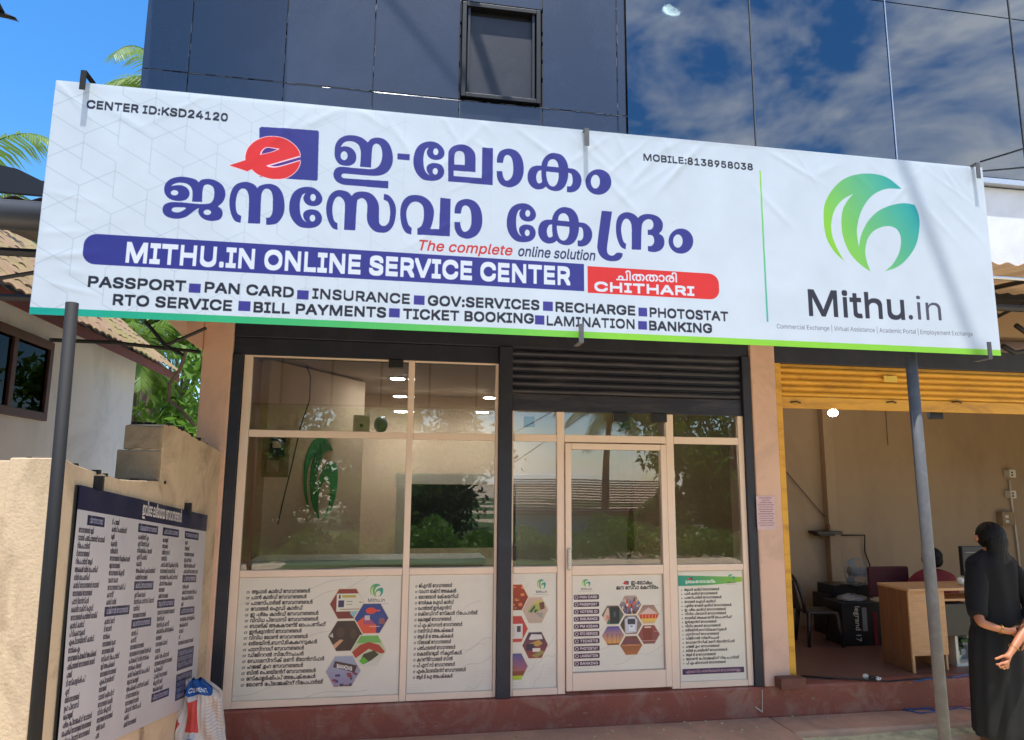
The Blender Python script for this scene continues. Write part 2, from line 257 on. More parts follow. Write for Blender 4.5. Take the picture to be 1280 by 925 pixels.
LIST1 = ['ആധാർ കാർഡ് '+SERV, 'പാൻ കാർഡ് '+SERV, 'പാസ്പോർട്ട് '+SERV, 'വോട്ടർ ഐഡി കാർഡ്', 'ഇ -ശ്രം കാർഡ് '+SERV, 'വിവിധ പ്രവാസി '+SERV, 'ബാങ്ക് അക്കൗണ്ട് ഓപ്പണിംഗ്', 'ഇൻഷുറൻസ് '+SERV, 'വിവിധ ലോൺ '+SERV, 'ട്രെയിൻ,ബസ്,ടിക്കറ്റുകൾ', 'ഫാസ്റ്റാഗ് '+SERV, 'ഡിജിറ്റൽ സിഗ്നേച്ചർ', 'ഡൊമസ്റ്റിക് മണി ട്രാൻസ്ഫർ', 'ഹജ്ജ് ,ഉംറ '+SERV, 'ബിൽ പെയ്മെൻറ് '+SERV, 'സ്കോളർഷിപ്പ് അപേക്ഷകൾ', 'ലോൺ പ്രോജക്റ്റ് റിപ്പോർട്ട്']
LIST2 = ['ജിഎസ്ടി '+SERV, 'വാഹന ടാക്സ് അടക്കൽ', 'മോട്ടോർ ക്ഷേമനിധി', 'നോർക്ക ഐഡി കാർഡ്', 'ഹെൽത്ത് ഇൻഷുറൻസ്', 'ക്രെഡിറ്റ് സ്കോർ റിപ്പോർട്ട്', 'കോളേജ് '+SERV, 'പി എം കിസ്സാൻ '+SERV, 'സബ്സിഡി അപേക്ഷകൾ', 'ആർ ടി ഒ അപേക്ഷകൾ', 'വില്ലേജ് '+SERV, 'പഞ്ചായത്ത് '+SERV, 'കെട്ടിട/ഭൂമി നികുതികൾ', 'കറണ്ട്/വാട്ടർ ബിൽ', 'പി എസ് സി '+SERV, 'എംപ്ലോയ്മെൻറ് '+SERV, 'ആർ ടി ഐ അപേക്ഷകൾ']
PAPER = (230, 224, 208)
def waves(c, seed):
    r = random.Random(seed)
    for k in range(5):
        x0, y0 = r.uniform(-.1, .6)*c.w, r.uniform(.2, 1.1)*c.h; x1, y1 = x0+c.w*r.uniform(.3, .8), y0-c.h*r.uniform(.1, .35); n = 12; p = [(x0+(x1-x0)*i/n, y0+(y1-y0)*i/n+c.h*.02*math.sin(i*.9+k)) for i in range(n+1)]
        for i in range(n): c.line(p[i], p[i+1], 2.5, (170, 164, 156), .7)
    for gx, gy in ((.04, .02), (.62, .02), (.03, .93), (.8, .84)):
        for i in range(14):
            for j in range(3):
                x = c.w*gx+i*c.w*.018; y = c.h*gy+j*c.h*.022; c.rect(x, y, x+3, y+3, (168, 164, 160), .8)
def small_logo(c, x, y, s):
    logo_mark(c, lambda u, v: (x+(u-585)/375*s, y+(v-365)/375*s)); c.text('Mithu.in', x-s*.62, y+s*.86, x+s*.62, y+s*.86, s*.26, INK, .04); c.rect(x-s*.9, y+s*1.0, x+s*.9, y+s*1.0+2, (120, 80, 70), .7)
def hexpic(c, cx, cy, r, kind, seed=0):
    R = random.Random(seed); pm = c.polymask(hexa(cx, cy, r)); c.paint(c.polymask(hexa(cx, cy, r*1.07)), (226, 214, 190)); ss = c.ss
    Y = (np.arange(c.h)-cy)/r; X = (np.arange(c.w)-cx)/r; XX, YY = np.meshgrid(X, Y)
    def grad(a, b, lo=-.9, hi=.9): t = np.clip((YY-lo)/(hi-lo), 0, 1)[..., None].astype(np.float32); return lin(a)*(1-t)+lin(b)*t
    def pp(pts, col, al=1): c.paint(c.polymask([(cx+x*r, cy+y*r) for x, y in pts]) & pm, col, al)
    def rc(x0, y0, x1, y1, col, al=1): pp([(x0, y0), (x1, y0), (x1, y1), (x0, y1)], col, al)
    def el(x, y, a, b, col, al=1): pp([(x+a*math.cos(k*.5), y+b*math.sin(k*.5)) for k in range(13)], col, al)
    if kind == 'idcard':
        c.paint(pm, grad((150, 60, 50), (120, 50, 48))); pp([(.2, .2), (.8, .2), (.5, .9), (.2, .6)], (150, 190, 200)); rc(-.62, -.6, .95, .45, (226, 222, 200)); rc(-.5, -.52, -.4, -.3, (60, 60, 90)); rc(-.3, -.5, .5, -.36, (190, 170, 70)); rc(-.52, -.2, -.18, .2, (60, 50, 100)); rc(-.05, -.15, .3, -.1, INK, .6); rc(-.05, .02, .3, .06, INK, .6); rc(-.4, .3, .8, .35, (120, 60, 60), .7); rc(.7, -.1, .85, -.05, (150, 60, 50))
    elif kind == 'card':
        c.paint(pm, grad((40, 70, 140), (30, 50, 120))); pp([(-1, .3), (-.3, -.2), (.3, .4), (.3, .9), (-.6, .9)], (226, 84, 60)); el(-.05, -.45, .3, .2, (230, 70, 50)); rc(.15, -.5, .5, -.4, (220, 90, 80)); rc(-.45, -.3, .75, .35, (60, 80, 150), .5); rc(-.4, -.18, -.1, .1, (220, 210, 205), .8); rc(.45, .0, .8, .35, (160, 90, 80), .8); rc(-.1, .45, .5, .5, (230, 200, 190), .7)
    elif kind == 'passport':
        c.paint(pm, grad((66, 46, 44), (50, 36, 36))); rc(-.75, -.95, .05, .9, (58, 42, 42)); el(-.3, -.2, .25, .3, (84, 64, 54), .7); el(.45, -.1, .2, .3, (84, 64, 54), .6); pp([(-1, .75), (-.3, .2), (-.1, .25), (-.25, .4), (-.8, .95)], (216, 160, 120)); pp([(-.95, .0), (-.75, -.2), (-.7, .1)], (190, 190, 180))
    elif kind == 'car':
        c.paint(pm, grad((170, 190, 120), (220, 216, 204))); rc(-1, -.9, 1, -.45, (110, 180, 90)); pp([(-1, .1), (-.5, -.35), (0, -.5), (.6, -.3), (1, .15), (.7, .2), (0, -.1), (-.8, .45)], (176, 56, 44)); pp([(-.5, .6), (-.3, .2), (.3, .0), (.6, .25), (.2, .55), (-.3, .8)], (60, 60, 40)); pp([(-.55, .6), (-.3, .35), (0, .6), (-.3, .8)], (90, 180, 50))
    elif kind == 'bank':
        c.paint(pm, grad((160, 170, 190), (150, 140, 170))); pp([(-.5, -.6), (.8, -.3), (.65, .1), (-.6, -.25)], (70, 50, 50)); c.text('BANKING', cx-r*.38, cy-r*.22, cx+r*.5, cy-r*.02, r*.2, (235, 230, 225), .1)
        for k in range(16): x = R.uniform(-.8, .7); y = R.uniform(.05, .85); rc(x, y, x+R.uniform(.1, .3), y+R.uniform(.08, .2), R.choice([(70, 60, 110), (210, 205, 215), (140, 60, 80), (60, 60, 70)]))
    elif kind == 'sunset':
        c.paint(pm, grad((60, 70, 160), (240, 170, 60))); rc(-1, .72, 1, 1, (120, 70, 40))
        for x in (-.5, -.1, .3, .6): rc(x, -.2, x+.03, .9, (70, 60, 60), .8); rc(x-.1, -.1, x+.13, -.07, (70, 60, 60), .8); rc(x-.08, .05, x+.11, .08, (70, 60, 60), .8)
    elif kind == 'crowd':
        c.paint(pm, grad((180, 160, 150), (60, 60, 110)))
        for k in range(60): x = R.uniform(-.9, .9); y = R.uniform(-.8, .9); rc(x, y, x+.1, y+R.uniform(.15, .4), R.choice([(50, 90, 170), (220, 110, 50), (230, 225, 220), (60, 50, 50), (200, 60, 50), (240, 180, 70)]))
    elif kind == 'palace':
        c.paint(pm, grad((150, 120, 110), (220, 180, 130))); pp([(-.8, .0), (-.3, -.4), (0, -.65), (.35, -.4), (.85, .0)], (220, 190, 180)); rc(-.8, .0, .85, .4, (206, 70, 44)); rc(-.7, .4, .8, .7, (230, 190, 90))
        for x in (-.6, -.3, 0, .3, .6): rc(x, .05, x+.08, .38, (240, 150, 100))
    elif kind == 'phone':
        c.paint(pm, grad((110, 90, 80), (60, 110, 90))); rc(-.25, -.75, .6, .8, (30, 44, 50)); rc(.05, -.3, .3, .2, (60, 80, 90)); pp([(-.9, .2), (-.5, -.7), (-.35, -.6), (-.3, .1), (-.6, .9)], (220, 190, 170)); 
        for y in (.05, .2, .35): rc(-.6, y, -.25, y+.1, (210, 120, 90))
    elif kind == 'train':
        c.paint(pm, grad((120, 110, 110), (150, 120, 100))); pp([(-.5, .8), (-.55, -.5), (-.2, -.75), (.35, -.75), (.6, -.4), (.5, .7)], (200, 205, 214)); rc(-.3, -.55, .4, -.05, (50, 56, 70)); rc(-.2, .05, .35, .6, (226, 230, 236)); rc(-.9, -.6, -.6, .6, (60, 56, 60)); rc(-.05, .1, .15, .2, (60, 60, 70))
    elif kind == 'pot':
        c.paint(pm, grad((150, 70, 66), (140, 84, 80))); rc(-.55, -.6, .3, .5, (130, 56, 50)); rc(-.4, -.75, .2, -.62, (230, 210, 190)); rc(-.8, .55, .8, .6, (200, 150, 140)); rc(.45, -.3, .8, -.25, (200, 150, 140))
    elif kind == 'desert':
        c.paint(pm, grad((110, 60, 54), (180, 110, 60))); pp([(-.7, -.5), (0, -.65), (.7, -.4), (.8, -.1), (-.8, -.05)], (120, 70, 80)); pp([(-.9, -.05), (-.2, -.12), (.9, -.05), (.8, .05), (-.85, .05)], (214, 140, 90), .7)
    elif kind == 'coins':
        c.paint(pm, grad((176, 60, 30), (120, 40, 30)))
        for k in range(22): el(R.uniform(-.7, .7), R.uniform(-.7, .7), R.uniform(.1, .25), R.uniform(.06, .14), R.choice([(226, 100, 50), (130, 50, 40), (240, 150, 90)]), .8)
    elif kind == 'form':
        c.paint(pm, grad((190, 60, 54), (200, 70, 60))); rc(-1, -.5, .6, .65, (220, 214, 206)); rc(-1, -.5, .6, -.35, (190, 60, 60)); rc(.15, -.2, .45, .2, (80, 60, 70))
        for k in range(7): rc(-.8, -.15+k*.1, .0, -.12+k*.1, INK, .5)
    elif kind == 'notes':
        c.paint(pm, grad((214, 180, 160), (190, 170, 150)))
        for k in range(5): x = -.6+k*.17; pp([(x, .1), (x+.5, -.45), (x+.58, -.36), (x+.1, .2)], (60, 60, 40) if k % 2 else (140, 170, 100))
        pp([(-.2, -.6), (.6, -.7), (.8, -.2), (.1, 0)], (200, 190, 90), .7); pp([(.3, -.5), (.7, -.55), (.75, -.1), (.4, 0)], (110, 70, 60))
        for k in range(5): rc(.0+k*.1, .2+k*.07, .6, .24+k*.07, (110, 130, 130), .8)
    elif kind == 'appliance':
        c.paint(pm, grad((50, 44, 80), (150, 60, 50))); pp([(-.5, -.4), (-.3, -.75), (.5, -.7), (.6, -.4), (-.3, -.35)], (222, 216, 205)); pp([(-.5, -.1), (.3, -.35), (.6, -.1), (.2, .1)], (190, 150, 80)); rc(-.7, -.1, -.1, .35, (40, 36, 70)); rc(-.2, .2, .4, .45, (230, 222, 205)); pp([(-.3, .7), (.5, .35), (.8, .5), (.1, .85)], (150, 140, 80))
    elif kind == 'plane':
        c.paint(pm, grad((70, 80, 150), (200, 110, 70))); pp([(-.5, -.2), (.2, .1), (.1, .2), (-.5, .0)], (150, 90, 70)); rc(-1, .3, 1, .6, (140, 70, 50)); rc(-1, .6, 1, 1, (180, 200, 60))
def rows(c, items, x, y, dy, h, k, bullet, seed=1, bold=.08):
    r = random.Random(seed)
    for i, t in enumerate(items):
        yy = y+i*dy
        if bullet == 'o': c.poly(EL(x, yy-h*.4, h*.55, h*.42), INK); c.poly(EL(x, yy-h*.4, h*.34, h*.24), PAPER); c.line((x+h*.1, yy-h*.4), (x+h*.7, yy-h*.9), 1.5, INK)
        elif bullet: c.rect(x-h*.25, yy-h*.6, x+h*.25, yy-h*.1, INK)
        T = ml(t); c.text(T, x+h*1.3, yy, min(x+h*1.3+len(T)*h*k, c.w*(.535 if c.w > 900 else .93)), yy, h, INK, bold, res=1, cap=.56)
def poster_list(): 
    c = Canvas(1000, 740, PAPER); waves(c, 1); rows(c, LIST1, 52, 96, 35.2, 17.5, 1.12, 'o'); small_logo(c, 845, 92, 84)
    for x, y, k in ((662, 172, 'idcard'), (818, 268, 'card'), (660, 372, 'passport'), (808, 468, 'car'), (655, 590, 'bank')): hexpic(c, x, y, 107, k, 3)
    return c.image('left_window_poster_print')
def poster_list2():
    c = Canvas(770, 740, PAPER); waves(c, 2); rows(c, LIST2, 62, 78, 36, 17.5, 1.16, 'o'); return c.image('second_window_poster_print')
def poster_half():
    c = Canvas(380, 860, PAPER); waves(c, 5); small_logo(c, 250, 84, 78)
    for x, y, k in ((20, 180, 'coins'), (195, 280, 'notes'), (18, 420, 'form'), (195, 545, 'appliance'), (18, 700, 'plane')): hexpic(c, x, y, 112, k, 3)
    return c.image('narrow_window_poster_print')
def poster_door():
    c = Canvas(720, 780, PAPER); waves(c, 6); small_logo(c, 110, 62, 66)
    for i, t in enumerate(['PAN CARD', 'PASSPORT', 'VOTERS ID', 'INSURANCE', 'PM KISAN', 'RTO SERVICE', 'TICKETS', 'PHOTOSTAT', 'LAMINATION', 'BANKING']):
        y = 158+i*60; c.poly([(10, y+6), (16, y), (204, y), (210, y+6), (210, y+34), (204, y+40), (16, y+40), (10, y+34)], (66, 34, 62)); c.poly(EL(32, y+20, 15, 15), (214, 200, 200)); c.poly(EL(32, y+20, 10, 10), (80, 50, 80)); c.text(t, 58, y+29, 196, y+30, 20, (232, 222, 222), .05)
    e_logo(c, lambda u, v: (424+(u-900)/720*52, 66+(v-150)/400*30), 1); c.text(ml('ഇ-ലോകം'), 470, 80, 640, 80, 26, INK, .08, cap=.56); c.text(ml('ജന സേവാ കേന്ദ്രം'), 350, 120, 690, 120, 24, INK, .08, cap=.56)
    R = 88
    for x, y, k in ((460, 250, 'crowd'), (318, 330, 'phone'), (606, 332, 'palace'), (462, 415, 'train'), (318, 500, 'sunset'), (606, 500, 'pot'), (462, 585, 'desert')): hexpic(c, x, y, R, k, 4)
    return c.image('door_poster_print')
def poster_green():
    c = Canvas(520, 900, PAPER)
    for k in range(40): f = k/40; c.poly([(520*f, 30+22*f), (520*(f+.026), 30+22*f), (520*(f+.026), 118-30*f+10*math.sin(f*3)), (520*f, 120-30*f+10*math.sin(f*3))], tuple(np.array((40, 150, 130))*(1-f)+np.array((150, 196, 60))*f))
    e_logo(c, lambda u, v: (96+(u-900)/720*40, 60+(v-150)/400*22), 1); c.text(ml('ഇ-ലോകം ജന സേവാ കേന്ദ്രം'), 60, 96, 300, 96, 20, (235, 240, 230), .06, cap=.56); small_logo(c, 430, 56, 56)
    L19 = LIST1[:4]+['പുതിയ റേഷൻ കാർഡ് '+SERV]+LIST1[4:15]+['ആർ ടി ഒ '+SERV, LIST1[16], 'പി എം കിസ്സാൻ '+SERV]
    rows(c, L19, 26, 160, 33.5, 16, .98, 'b'); c.rect(14, 800, 506, 846, (64, 34, 80)); c.text(ml('എല്ലാവിധ ഓൺലൈൻ സേവനങ്ങളും'), 40, 832, 480, 832, 17, (210, 170, 180), .04, cap=.56)
    return c.image('green_headed_poster_print')
def wall_print():
    c = Canvas(1300, 940, (190, 188, 190)); NV = (26, 28, 62); c.rect(0, 0, 1300, 84, NV); c.text(ml('ഇവിടെ ലഭ്യമായ സേവനങ്ങൾ'), 520, 60, 960, 60, 40, (220, 214, 206), .04, cap=.56)
    r = random.Random(3); words = [w for t in LIST1+LIST2 for w in t.replace(',', ' ').replace('/', ' ').split() if len(w) > 1]
    for col, (x, wd, heads) in enumerate(((22, 180, {0}), (262, 200, {12}), (500, 190, {0, 8, 13}), (752, 180, {0, 11, 25}), (1016, 180, {0, 7, 12}))):
        y = 118; i = 0
        while y < (925 if col < 3 else (880 if col == 3 else 640)):
            if i in heads: c.poly([(x-8+(60 if col == 0 and i == 0 else 0), y-20), (x+wd, y-20), (x+wd, y+16), (x-8+(60 if col == 0 and i == 0 else 0), y+16)], NV); c.text(ml(r.choice(words))+' '+ml('സേവനങ്ങൾ'), x+(70 if col == 0 and i == 0 else 8), y+7, x+wd-12, y+7, 17, (190, 190, 208), .05, res=1, cap=.56); y += 44
            else:
                t = ml(' '.join(r.choice(words) for _ in range(r.choice([1, 2, 2, 3])))); c.text(t, x, y, x+min(len(t)*8.6, wd+16), y, 15, (40, 36, 52), .08, res=1, cap=.56); y += 27.4
            i += 1
    for y in (655, 770):
        c.rect(1016, y, 1230, y+(98 if y < 700 else 120), NV)
        for k in range(3 if y < 700 else 4): c.text(ml(r.choice(words)+' '+r.choice(words)), 1028, y+28+k*27, 1218, y+28+k*27, 17, (150, 150, 178), .05, res=1, cap=.56)
    for k in range(3): c.line((1230+k*18, 0), (1244+k*18, 84), 2, (90, 90, 110))
    return c.image('wall_poster_print')
def notice():
    c = Canvas(200, 340, (214, 184, 186))
    for k in range(13):
        y = 24+k*23; T = ml(' '.join(random.Random(k).choice(LIST2) for _ in range(2))); w_ = (50, 24, 92, 0)[k % 4]*.2 if k > 1 else 20+k*25; c.text(T, 14+w_, y, 186-w_, y, 9, (98, 40, 58), .06, res=1, cap=.56)
    return c.image('pink_notice_print')
def sack_print():
    c = Canvas(512, 640, (206, 198, 190)); c.poly([(140, 0), (400, 0), (440, 70), (350, 150), (110, 150), (80, 110)], (26, 84, 156)); c.text('CEMENT', 150, 115, 345, 115, 40, (220, 226, 236), .08)
    c.poly([(150, 200), (235, 200), (280, 420), (190, 400)], (198, 66, 60)); c.poly([(20, 640), (110, 330), (140, 360), (80, 640)], (190, 70, 62)); c.rect(200, 420, 260, 640, (176, 190, 204))
    for k in range(9): c.rect(212, 450+k*20, 246-(k%3)*6, 460+k*20, (84, 104, 140), .8)
    for k in range(14): c.line((310, 230+k*22), (480, 236+k*22+3*math.sin(k)), 3, (120, 104, 104), .7)
    return c.image('sack_print')
IM = dict(banner=make_banner(), p1=poster_list(), p2=poster_list2(), p3=poster_half(), p4=poster_door(), p5=poster_green(), wall=wall_print(), notice=notice(), sack=sack_print())
# ---------------------------------------------------------------- materials
def lc(c): return tuple(float(v) for v in lin(c))+(1,)
def mat(name, col, rough=.7, var=.12, scale=3., bump=.15, bscale=60., metal=0., spec=.5, dirt=None, dirtamt=.0, dscale=1.2, stretch=(1, 1, 1), coat=0):
    m = bpy.data.materials.new(name); m.use_nodes = True; t = m.node_tree; n = t.nodes; l = t.links; b = n['Principled BSDF']
    b.inputs['Roughness'].default_value = rough; b.inputs['Metallic'].default_value = metal; b.inputs['Specular IOR Level'].default_value = spec; b.inputs['Coat Weight'].default_value = coat
    c = lc(col); g = n.new('ShaderNodeNewGeometry'); mp = n.new('ShaderNodeMapping'); mp.inputs['Scale'].default_value = stretch; l.new(g.outputs['Position'], mp.inputs[0])
    no = n.new('ShaderNodeTexNoise'); no.inputs['Scale'].default_value = scale; no.inputs['Detail'].default_value = 6; no.inputs['Roughness'].default_value = .65; l.new(mp.outputs[0], no.inputs[0])
    x = n.new('ShaderNodeMix'); x.data_type = 'RGBA'; l.new(no.outputs['Fac'], x.inputs['Factor'])
    x.inputs['A'].default_value = tuple(v*(1-2*var) for v in c[:3])+(1,); x.inputs['B'].default_value = tuple(min(v*(1+2*var), 1) for v in c[:3])+(1,)
    o = x.outputs['Result']
    if dirt:
        n2 = n.new('ShaderNodeTexNoise'); n2.inputs['Scale'].default_value = dscale; n2.inputs['Detail'].default_value = 8; n2.inputs['Roughness'].default_value = .7; n2.inputs['Distortion'].default_value = .6; l.new(mp.outputs[0], n2.inputs[0])
        r = n.new('ShaderNodeMapRange'); r.inputs['From Min'].default_value = .48; r.inputs['From Max'].default_value = .72; r.inputs['To Max'].default_value = dirtamt; l.new(n2.outputs['Fac'], r.inputs['Value'])
        y = n.new('ShaderNodeMix'); y.data_type = 'RGBA'; l.new(r.outputs[0], y.inputs['Factor']); l.new(o, y.inputs['A']); y.inputs['B'].default_value = lc(dirt); o = y.outputs['Result']
    l.new(o, b.inputs['Base Color'])
    if bump:
        n3 = n.new('ShaderNodeTexNoise'); n3.inputs['Scale'].default_value = bscale; n3.inputs['Detail'].default_value = 5; l.new(g.outputs['Position'], n3.inputs[0])
        bp = n.new('ShaderNodeBump'); bp.inputs['Strength'].default_value = bump; bp.inputs['Distance'].default_value = .01; l.new(n3.outputs['Fac'], bp.inputs['Height']); l.new(bp.outputs[0], b.inputs['Normal'])
    return m
def glow(name, col, s):
    m = bpy.data.materials.new(name); m.use_nodes = True; b = m.node_tree.nodes['Principled BSDF']; b.inputs['Base Color'].default_value = lc(col)
    b.inputs['Emission Color'].default_value = lc(col); b.inputs['Emission Strength'].default_value = s; return m
def printed(name, img, rough=.4, transl=0.):
    m = bpy.data.materials.new(name); m.use_nodes = True; t = m.node_tree; n = t.nodes; l = t.links; b = n['Principled BSDF']; b.inputs['Roughness'].default_value = rough
    i = n.new('ShaderNodeTexImage'); i.image = img; i.extension = 'EXTEND'; i.interpolation = 'Cubic'
    no = n.new('ShaderNodeTexNoise'); no.inputs['Scale'].default_value = 5; no.inputs['Detail'].default_value = 6; g = n.new('ShaderNodeNewGeometry'); l.new(g.outputs['Position'], no.inputs[0])
    r = n.new('ShaderNodeMapRange'); r.inputs['To Min'].default_value = .86; r.inputs['To Max'].default_value = 1.06; l.new(no.outputs['Fac'], r.inputs['Value'])
    x = n.new('ShaderNodeVectorMath'); x.operation = 'SCALE'; l.new(i.outputs[0], x.inputs[0]); l.new(r.outputs[0], x.inputs['Scale']); l.new(x.outputs[0], b.inputs['Base Color'])
    return m
def glassy(name, tint, reflect, ior=1.5, rough=0.0, refl_col=(1, 1, 1), wav=0.0):
    m = bpy.data.materials.new(name); m.use_nodes = True; t = m.node_tree; n = t.nodes; l = t.links; n.remove(n['Principled BSDF'])
    tr = n.new('ShaderNodeBsdfTransparent'); tr.inputs[0].default_value = tuple(tint)+(1,); gl = n.new('ShaderNodeBsdfGlossy'); gl.inputs['Roughness'].default_value = rough; gl.inputs[0].default_value = tuple(refl_col)+(1,)
    fr = n.new('ShaderNodeFresnel'); fr.inputs[0].default_value = ior; a = n.new('ShaderNodeMath'); a.operation = 'ADD'; a.use_clamp = True; a.inputs[1].default_value = reflect; l.new(fr.outputs[0], a.inputs[0])
    x = n.new('ShaderNodeMixShader'); l.new(a.outputs[0], x.inputs[0]); l.new(tr.outputs[0], x.inputs[1]); l.new(gl.outputs[0], x.inputs[2]); l.new(x.outputs[0], n['Material Output'].inputs[0])
    if wav:
        g = n.new('ShaderNodeNewGeometry'); n3 = n.new('ShaderNodeTexNoise'); n3.inputs['Scale'].default_value = 1.3; n3.inputs['Detail'].default_value = 1; l.new(g.outputs['Position'], n3.inputs[0])
        bp = n.new('ShaderNodeBump'); bp.inputs['Strength'].default_value = wav; bp.inputs['Distance'].default_value = .02; l.new(n3.outputs['Fac'], bp.inputs['Height']); l.new(bp.outputs[0], gl.inputs['Normal'])
    return m
M = {}
def leafy(name, col, var=.35, tr=.45):
    m = mat(name, col, .5, var, 2.2, 0); t = m.node_tree; n = t.nodes; l = t.links; b = n['Principled BSDF']; s = b.inputs['Base Color'].links[0].from_socket
    x = n.new('ShaderNodeMixShader'); x.inputs[0].default_value = tr; q = n.new('ShaderNodeBsdfTranslucent'); l.new(s, q.inputs[0]); l.new(b.outputs[0], x.inputs[1]); l.new(q.outputs[0], x.inputs[2]); l.new(x.outputs[0], n['Material Output'].inputs[0]); return m
M['beige'] = mat('beige_wall_paint', (222, 184, 160), .8, .05, 2, .12, 90, dirt=(120, 100, 85), dirtamt=.35, dscale=1.7)
M['ochre'] = mat('ochre_wall_paint', (206, 184, 152), .85, .07, 2.5, .35, 70, dirt=(138, 116, 92), dirtamt=.75, dscale=2.6)
M['cement'] = mat('bare_cement', (150, 128, 98), .95, .15, 6, .6, 45, dirt=(60, 52, 40), dirtamt=.5, dscale=5)
M['moss'] = mat('dark_moss', (42, 40, 30), 1, .3, 12, .8, 60)
M['plinth'] = mat('red_oxide_plinth', (142, 78, 62), .55, .14, 4, .3, 50, dirt=(168, 140, 122), dirtamt=.7, dscale=3.6)
M['apron'] = mat('red_oxide_apron', (200, 156, 126), .75, .16, 3, .35, 60, dirt=(150, 128, 108), dirtamt=.7, dscale=2.2)
M['sand'] = mat('sandy_ground', (240, 208, 160), .95, .28, 14, .8, 120, dirt=(110, 95, 78), dirtamt=.6, dscale=4)
M['navy'] = mat('navy_cladding', (32, 41, 62), .27, .16, 1.1, .02, 30, spec=.95, dirt=(66, 74, 94), dirtamt=.4, dscale=1.1)
M['sealant'] = mat('sealant', (20, 22, 28), .7, .2)
M['darkpaint'] = mat('dark_blue_black_paint', (34, 37, 48), .5, .12, 5, .08, 60, dirt=(70, 72, 80), dirtamt=.3, dscale=3)
M['shutterdark'] = mat('dark_shutter_paint', (36, 38, 50), .42, .14, 6, .05, 60, dirt=(96, 92, 90), dirtamt=.5, dscale=4, stretch=(.4, 1, 3))
M['yellow'] = mat('yellow_enamel', (222, 164, 50), .45, .08, 5, .06, 60, dirt=(140, 88, 34), dirtamt=.6, dscale=4, stretch=(.5, 1, 2))
M['frame'] = mat('cream_aluminium', (240, 216, 192), .38, .04, 6, .03, 80)
M['gutter'] = mat('dark_grey_gutter', (70, 74, 80), .35, .1, 6, .05, 60)
M['smear'] = mat('old_sealant_smear', (120, 126, 136), .8, .2)
M['black'] = mat('black_steel', (24, 25, 28), .5, .2, 8, .1, 80)
M['grey'] = mat('grey_steel_pole', (84, 85, 86), .62, .08, 12, .06, 80, metal=.0, dirt=(130, 132, 134), dirtamt=.3, dscale=14)
M['blackpole'] = mat('black_steel_pole', (10, 11, 14), .75, .12, 10, .06, 80)
M['white'] = mat('white_paint', (226, 228, 230), .7, .03, 2, .1, 60, dirt=(170, 172, 172), dirtamt=.35, dscale=1.6)
M['whitewall'] = mat('whitewashed_wall', (208, 212, 214), .85, .04, 1.2, .15, 60, dirt=(150, 155, 158), dirtamt=.5, dscale=.9)
M['brownwood'] = mat('brown_window_wood', (74, 44, 38), .6, .2, 6, .1, 60)
M['redwood'] = mat('red_oxide_fascia', (120, 66, 56), .75, .2, 6, .2, 60)
M['tile'] = mat('mossy_clay_tile', (150, 122, 96), .9, .3, 7, .5, 40, dirt=(128, 138, 48), dirtamt=.85, dscale=1.8)
M['sheet'] = mat('roof_sheet', (196, 172, 150), .6, .08, 2, .05, 50)
M['greysheet'] = mat('grey_roof_sheet', (92, 84, 80), .6, .15, 2, .05, 50)
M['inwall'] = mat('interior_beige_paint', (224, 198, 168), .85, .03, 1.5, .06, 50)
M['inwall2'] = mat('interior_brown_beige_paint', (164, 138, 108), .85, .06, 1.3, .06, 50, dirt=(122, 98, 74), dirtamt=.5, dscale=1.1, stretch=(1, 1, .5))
M['infloor'] = mat('interior_floor', (112, 78, 66), .4, .12, 3, .05, 50)
M['ceil'] = mat('ceiling_paint', (190, 176, 160), .9, .03)
M['wood'] = mat('light_wood_board', (200, 152, 106), .5, .14, 3, .05, 60, stretch=(2, 2, 14))
M['wooddark'] = mat('brown_wood_board', (130, 84, 50), .55, .18, 3, .05, 60, stretch=(9, 9, 1.2))
M['plasticbrown'] = mat('dark_brown_plastic', (44, 30, 26), .35, .1)
M['plasticblack'] = mat('black_plastic', (26, 27, 30), .4, .1)
M['plasticgrey'] = mat('grey_plastic', (128, 130, 130), .4, .08)
M['cream'] = mat('cream_plastic', (214, 206, 188), .5, .04)
M['maroon'] = mat('maroon_cloth', (120, 30, 40), .8, .12, 30, .3, 200)
M['maroondark'] = mat('dark_maroon_cover', (78, 26, 30), .7, .12)
M['skin'] = mat('brown_skin', (178, 116, 82), .5, .08, 14, .08, 160)
M['nail'] = mat('fingernail', (226, 170, 146), .3, .03)
M['gold'] = mat('gold_bangle', (214, 168, 84), .3, .05, metal=.9)
M['hair'] = mat('black_hair', (7, 5, 5), .5, .25, 5, 1.0, 90, spec=.25, stretch=(30, 30, 2))
M['cloth'] = mat('black_cloth', (13, 12, 13), .95, .2, 14, .35, 110)
M['skirt'] = mat('black_skirt_cloth', (21, 20, 22), .9, .12, 6, .2, 180)
M['leaf'] = leafy('green_leaf', (100, 140, 48))
M['leaf2'] = leafy('deep_green_leaf', (72, 108, 44))
M['palm'] = leafy('palm_leaflet', (112, 140, 62), .3)
M['rib'] = mat('palm_rib', (168, 150, 84), .6, .15)
M['bark'] = mat('bark', (110, 96, 82), .9, .25, 9, .6, 25)
M['water'] = mat('blue_cable', (52, 92, 150), .5, .1)
M['brick'] = mat('brown_laterite_block', (116, 76, 60), .9, .15, 12, .5, 50)
M['reddishtile'] = mat('red_clay_tile', (150, 96, 74), .85, .2, 5, .4, 40)
M['grass'] = mat('grassy_verge', (84, 104, 50), .95, .3, 3, .8, 40)
M['road'] = mat('dusty_yard', (214, 190, 156), .95, .15, 1.5, .4, 60)
M['lamp'] = glow('lit_lamp', (240, 244, 250), 45); M['lampwarm'] = glow('warm_lit_lamp', (255, 244, 206), 60)
